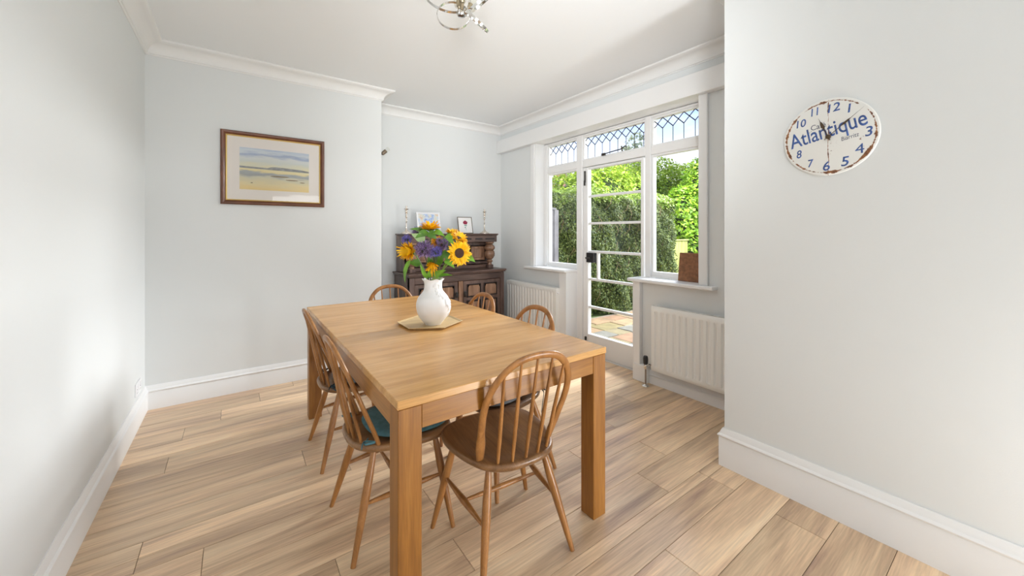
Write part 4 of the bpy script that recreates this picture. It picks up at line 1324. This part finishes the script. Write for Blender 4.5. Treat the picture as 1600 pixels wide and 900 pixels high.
# small wall light in the alcove, mounted on the return
wlt = thing('wall_light', 'small bronze and clear glass wall light peeping from the alcove corner', 'light', (XR, 4.12, 2.10))
obj('backplate', MB().tube([(0.0005, 0, 0), (.012, 0, 0)], .035, 24), M_silver, wlt, smooth=40)
obj('arm', MB().tube([(.010, 0, 0), (.06, .01, .02), (.105, .02, .045)], .006, 10), M_iron, wlt, smooth=50)
obj('lamp_holder', MB().tube([(.100, .02, .042), (.106, .02, .046), (.142, .022, .080)], [.014, .019, .021], 16), plain('aged_bronze', (.22, .17, .12), .4, metal=.6), wlt, smooth=40)
obj('glass_shade', MB().tube([(.141, .022, .079), (.172, .024, .108)], [.020, .023], 16), M_bulbg, wlt, smooth=40)

# ------------------------------------------------------------------ garden
ZG = -.10
o = obj('ground', MB().box(3.155, 40, -12, 40, ZG - .12, ZG - .035), plain('soil_and_lawn', (.12, .16, .05), .95, var=.3, vscale=2)); o['kind'] = 'structure'
o = obj('ground_house_side', MB().box(-12, 3.155, 4.42, 40, ZG - .12, ZG - .035), plain('lawn', (.12, .18, .05), .95)); o['kind'] = 'structure'
pav = struct('pavement', (4.6, 3.0, ZG))
stone_cols = [(.25, .145, .08), (.22, .175, .075), (.13, .14, .12), (.26, .17, .09), (.21, .17, .09), (.17, .16, .13), (.27, .19, .10)]
Mst = [plain('sandstone_%d' % i, c, .85, bump=.6, bscale=40, var=.22, vscale=7) for i, c in enumerate(stone_cols)]
obj('joint_bed', MB().box(3.157, 6.6, .2, 4.32, ZG - .035, ZG - .012), plain('mortar', (.25, .20, .15), .95), pav, world=True)
rs = random.Random(9)
y = 4.24
rowi = 0
while y > .25:
    hgt = rs.choice((.27, .30, .34))
    x = 3.165 + (rowi % 2) * -.12
    while x < 6.5:
        L_ = rs.choice((.28, .34, .42, .46))
        a, b_ = max(x, 3.165), min(x + L_, 6.55)
        if b_ - a > .05:
            m_ = MB().box(a + .006, b_ - .006, y - hgt + .006, y - .006, ZG - .030, ZG + rs.uniform(-.004, .004), .007)
            obj('paving_stone', m_, rs.choice(Mst), pav, world=True)
        x += L_
    y -= hgt; rowi += 1

def leaf_cloud(name, pts, nrm, size, mat, parent, seed=0, aspect=.5):
    g = np.random.default_rng(seed)
    n = len(pts)
    d = nrm + g.normal(0, .55, (n, 3)); d /= np.linalg.norm(d, axis=1)[:, None]
    t = g.normal(0, 1, (n, 3)); t -= (t * d).sum(1)[:, None] * d; t /= np.linalg.norm(t, axis=1)[:, None]
    b = np.cross(d, t)
    L = size * g.uniform(.6, 1.25, n)[:, None]
    V = np.stack([pts - t * L, pts + b * L * aspect - d * L * .15, pts + t * L, pts - b * L * aspect - d * L * .15], 1).reshape(-1, 3)
    me = bpy.data.meshes.new(name)
    me.vertices.add(4 * n); me.vertices.foreach_set('co', V.astype(np.float32).ravel())
    me.loops.add(4 * n); me.loops.foreach_set('vertex_index', np.arange(4 * n, dtype=np.int32))
    me.polygons.add(n); me.polygons.foreach_set('loop_start', np.arange(0, 4 * n, 4, dtype=np.int32))
    me.update(calc_edges=True); me.validate()
    me.materials.append(mat)
    o = bpy.data.objects.new(name, me); C.objects.link(o)
    o.parent = parent; o['kind'] = 'stuff'
    return o
def blob_points(blobs, n, seed, up=.0):
    """points on the shells of ellipsoids (cx,cy,cz,rx,ry,rz), with noisy radius"""
    g = np.random.default_rng(seed)
    wts = np.array([b[3] * b[5] + b[4] * b[5] + b[3] * b[4] for b in blobs]); wts /= wts.sum()
    idx = g.choice(len(blobs), n, p=wts)
    d = g.normal(0, 1, (n, 3)); d /= np.linalg.norm(d, axis=1)[:, None]
    B = np.array(blobs)[idx]
    k = g.uniform(.80, 1.06, n)[:, None] + .07 * np.sin(d * 9 + idx[:, None])
    P = B[:, :3] + d * B[:, 3:6] * k
    keep = P[:, 2] > ZG + .02
    return P[keep], d[keep]
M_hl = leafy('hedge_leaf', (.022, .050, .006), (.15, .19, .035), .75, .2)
M_hlt = leafy('sunlit_hedge_leaf', (.13, .24, .025), (.36, .45, .085), .5, .3)  # hedge leaf colour lightened for the sun on top
M_gold = leafy('golden_leaf', (.17, .30, .015), (.42, .54, .045), .5, .35)
M_gold2 = leafy('golden_large_leaf', (.13, .30, .012), (.38, .56, .035), .5, .35)
M_tree = leafy('far_tree_leaf', (.24, .29, .18), (.46, .50, .36), .6, .2)
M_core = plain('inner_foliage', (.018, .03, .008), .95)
M_bark = plain('bark', (.16, .12, .08), .9, bump=1, bscale=30)
M_twig = plain('dry_twig', (.22, .15, .08), .9)

# clipped hedge along the patio edge
hg = thing('clipped_hedge', 'dark green clipped hedge running along the far edge of the patio', 'hedge', (5.6, 4.75, ZG))
HX0, HX1, HY0, HY1, HZ = 3.98, 7.35, 4.40, 5.35, 1.93
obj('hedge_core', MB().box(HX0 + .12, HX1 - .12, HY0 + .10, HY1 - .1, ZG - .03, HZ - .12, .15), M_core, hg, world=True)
g = np.random.default_rng(3)
def bulge(a, b): return .07 * np.sin(a * 3.1 + b * 2.3) + .05 * np.sin(a * 6.7 - b * 4.1) + .03 * np.sin(a * 13 + b * 9)
n = 42000
px_, pz = g.uniform(HX0, HX1, n), g.uniform(ZG, HZ, n)
P = np.stack([px_, HY0 + bulge(px_, pz) + g.uniform(-.05, .10, n) + .12 * np.clip((pz - 1.6) / .35, 0, 1) ** 2, pz], 1)
N = np.tile([0, -1, .25], (n, 1))
n2 = 5000
py = g.uniform(HY0, HY1, n2); pz2 = g.uniform(ZG, HZ, n2)
P2 = np.stack([HX1 + bulge(py, pz2) - g.uniform(0, .12, n2), py, pz2], 1); N2 = np.tile([1, 0, .2], (n2, 1))
P3 = np.stack([HX0 + bulge(py, pz2) + g.uniform(0, .12, n2), py, pz2], 1); N3 = np.tile([-1, 0, .2], (n2, 1))
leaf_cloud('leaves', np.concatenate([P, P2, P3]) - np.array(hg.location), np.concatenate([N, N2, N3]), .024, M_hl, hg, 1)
n = 15000
px_, py = g.uniform(HX0, HX1, n), g.uniform(HY0, HY1, n)
P = np.stack([px_, py, HZ + bulge(px_, py) + g.uniform(-.06, .10, n) - .10 * np.clip((HY0 + .2 - py) / .2, 0, 1) ** 2], 1)
leaf_cloud('sunlit_top_leaves', P - np.array(hg.location), np.tile([0, -.3, 1], (n, 1)), .028, M_hlt, hg, 2)  # top leaves with the sunlight put into their lighter colour
tw = MB()
for k in range(70):
    x = rs.uniform(4.0, 7.2); z = rs.uniform(.1, 1.7); a = rs.uniform(-.8, .8)
    tw.tube([(x, 4.42, z), (x + .10 * math.sin(a), 4.34, z + .12 * math.cos(a)), (x + .22 * math.sin(a), 4.37, z + .24 * math.cos(a))], .0035, 4)
obj('twigs', tw, M_twig, hg, world=True, kind='stuff')

def shrub(name, label, cat, blobs, n, size, mat, seed, core=True, trunk=None):
    b0 = blobs[0]
    t = thing(name, label, cat, (b0[0], b0[1], ZG))
    if core:
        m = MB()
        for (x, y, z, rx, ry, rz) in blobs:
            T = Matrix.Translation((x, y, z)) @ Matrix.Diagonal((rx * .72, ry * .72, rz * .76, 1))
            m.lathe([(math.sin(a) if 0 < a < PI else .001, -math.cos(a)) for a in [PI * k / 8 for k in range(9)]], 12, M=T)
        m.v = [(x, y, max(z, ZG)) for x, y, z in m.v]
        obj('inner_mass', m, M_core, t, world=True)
    P, N = blob_points(blobs, n, seed)
    leaf_cloud('leaves', P - np.array(t.location), N + np.array([0, 0, .35]), size, mat, t, seed)
    if trunk:
        for (x, y, z0, x1, y1, z1, r) in trunk:
            obj('trunk', MB().tube([(x, y, z0), ((x + x1) / 2 + .05, (y + y1) / 2, (z0 + z1) / 2), (x1, y1, z1)], [r, r * .8, r * .5], 8), M_bark, t, world=True)
    return t
shrub('golden_shrub', 'tall bright yellow-green shrub rising behind the clipped hedge', 'shrub',
      [(6.4, 6.3, 1.5, 1.1, .8, 1.20), (7.5, 6.5, 1.6, 1.2, .8, 1.50), (5.45, 6.2, 1.2, .8, .7, 1.05), (8.7, 6.8, 1.6, 1.2, .8, 1.65), (4.75, 6.1, 1.0, .6, .6, 1.05), (9.9, 7.0, 1.5, 1.2, .8, 1.80), (11.2, 7.2, 1.6, 1.3, .8, 1.95), (12.6, 7.3, 1.7, 1.2, .8, 1.95)], 64000, .052, M_gold, 21)
shrub('climbing_shrub', 'golden large-leaved climber over the fence at the right of the garden', 'shrub',
      [(9.9, 5.2, 1.7, .9, .5, 1.45), (9.25, 5.35, 1.45, .55, .45, 1.05), (10.9, 5.1, 1.7, 1.1, .6, 1.6), (9.3, 5.05, .9, .5, .40, .6)], 16000, .065, M_gold2, 22)
shrub('leafy_bush', 'loose green bush at the left end of the clipped hedge', 'shrub',
      [(4.15, 4.85, 1.0, .35, .45, 1.0), (4.35, 5.6, 1.1, .45, .5, 1.15)], 6000, .045, leafy('bush_leaf', (.10, .22, .03), (.32, .46, .08), .5, .3), 23,
      trunk=[(3.98, 4.42, ZG, 4.0, 4.50, 1.0, .02)])

# timber fence at the right and grey panel at the left
fn_ = thing('timber_fence', 'yellow-green weathered timber fence beyond the right end of the hedge', 'fence', (8.4, 4.95, ZG))
M_fence = wood('weathered_fence', [(.26, .27, .07), (.38, .38, .12), (.46, .45, .17)], 'z', 2, .8, 8, .12, .3)
x = 8.0
while x < 8.7:
    obj('board', MB().box(x, x + .125, 4.94, 4.962, ZG, 1.10, .004), M_fence, fn_, world=True)
    x += .131
obj('capping_rail', MB().box(7.98, 8.80, 4.92, 4.985, 1.10, 1.135, .006), M_fence, fn_, world=True)
obj('post', MB().box(7.90, 8.0, 4.90, 5.0, ZG, 1.20, .006), M_fence, fn_, world=True)
gp = thing('grey_garden_panel', 'dark grey slatted screen outside the left window light', 'fence', (3.7, 4.24, ZG))
M_gp = plain('grey_stain', (.15, .14, .15), .7, var=.2, vscale=9)
x = 3.30
while x < 3.92:
    obj('board', MB().box(x, x + .095, 4.30, 4.318, ZG, 1.64, .004), M_gp, gp, world=True)
    x += .10
obj('capping_rail', MB().box(3.28, 3.93, 4.285, 4.33, 1.64, 1.67, .004), M_gp, gp, world=True)
obj('post', MB().box(3.895, 3.945, 4.29, 4.34, ZG, 1.66, .004), M_gp, gp, world=True)

# trees and a roof far off
def tree(label, x, y, h, r, n, seed, sparse=.12, hang=False):
    rr = random.Random(seed)
    bl = [(x + rr.uniform(-r, r) * .6, y + rr.uniform(-r, r) * .6, h * .62 + rr.uniform(-1, 1) * h * .20, r * rr.uniform(.35, .6), r * rr.uniform(.35, .6), r * rr.uniform(.4, .8)) for _ in range(8)]
    t = shrub('garden_tree', label, 'tree', [(x, y, h * .62, r * .5, r * .5, r * .6)] + bl, n, sparse, M_tree, seed, core=False,
              trunk=[(x, y, ZG, x + .2, y, h * .7, .14), (x, y, h * .35, x + r * .6, y + .3, h * .8, .06), (x, y, h * .40, x - r * .6, y - .2, h * .85, .06)])
    return t
tree('pale grey-green tree showing through the middle leaded light', 13.4, 10.0, 5.6, 1.5, 3400, 31, .10)
tree('thin hanging birch seen through the left window light', 11.3, 12.0, 4.6, 1.0, 900, 32, .09)
tree('tree with drooping branches beside the distant red roof', 13.6, 13.5, 5.2, .8, 700, 33, .09)
hs = thing('distant_house', 'red tiled roof of a distant house beyond the garden trees', 'house', (20.5, 21.5, ZG))
obj('wall', MB().box(18, 23, 19, 24, ZG, 4.0), plain('far_render', (.62, .56, .50), .9), hs, world=True)
rm = MB().add([(17.7, 18.7, 4.0), (23.3, 18.7, 4.0), (23.3, 24.3, 4.0), (17.7, 24.3, 4.0), (20.5, 20.5, 5.7), (20.5, 22.8, 5.7)],
              [(0, 1, 4), (1, 2, 5, 4), (2, 3, 5), (3, 0, 4, 5), (0, 3, 2, 1)])
obj('roof', rm, plain('red_tiles', (.45, .15, .10), .8, var=.2, vscale=3), hs, world=True)
obj('chimney', MB().box(20.2, 20.8, 21.4, 22.0, 5.2, 6.3), plain('red_brick', (.42, .18, .12), .9), hs, world=True)
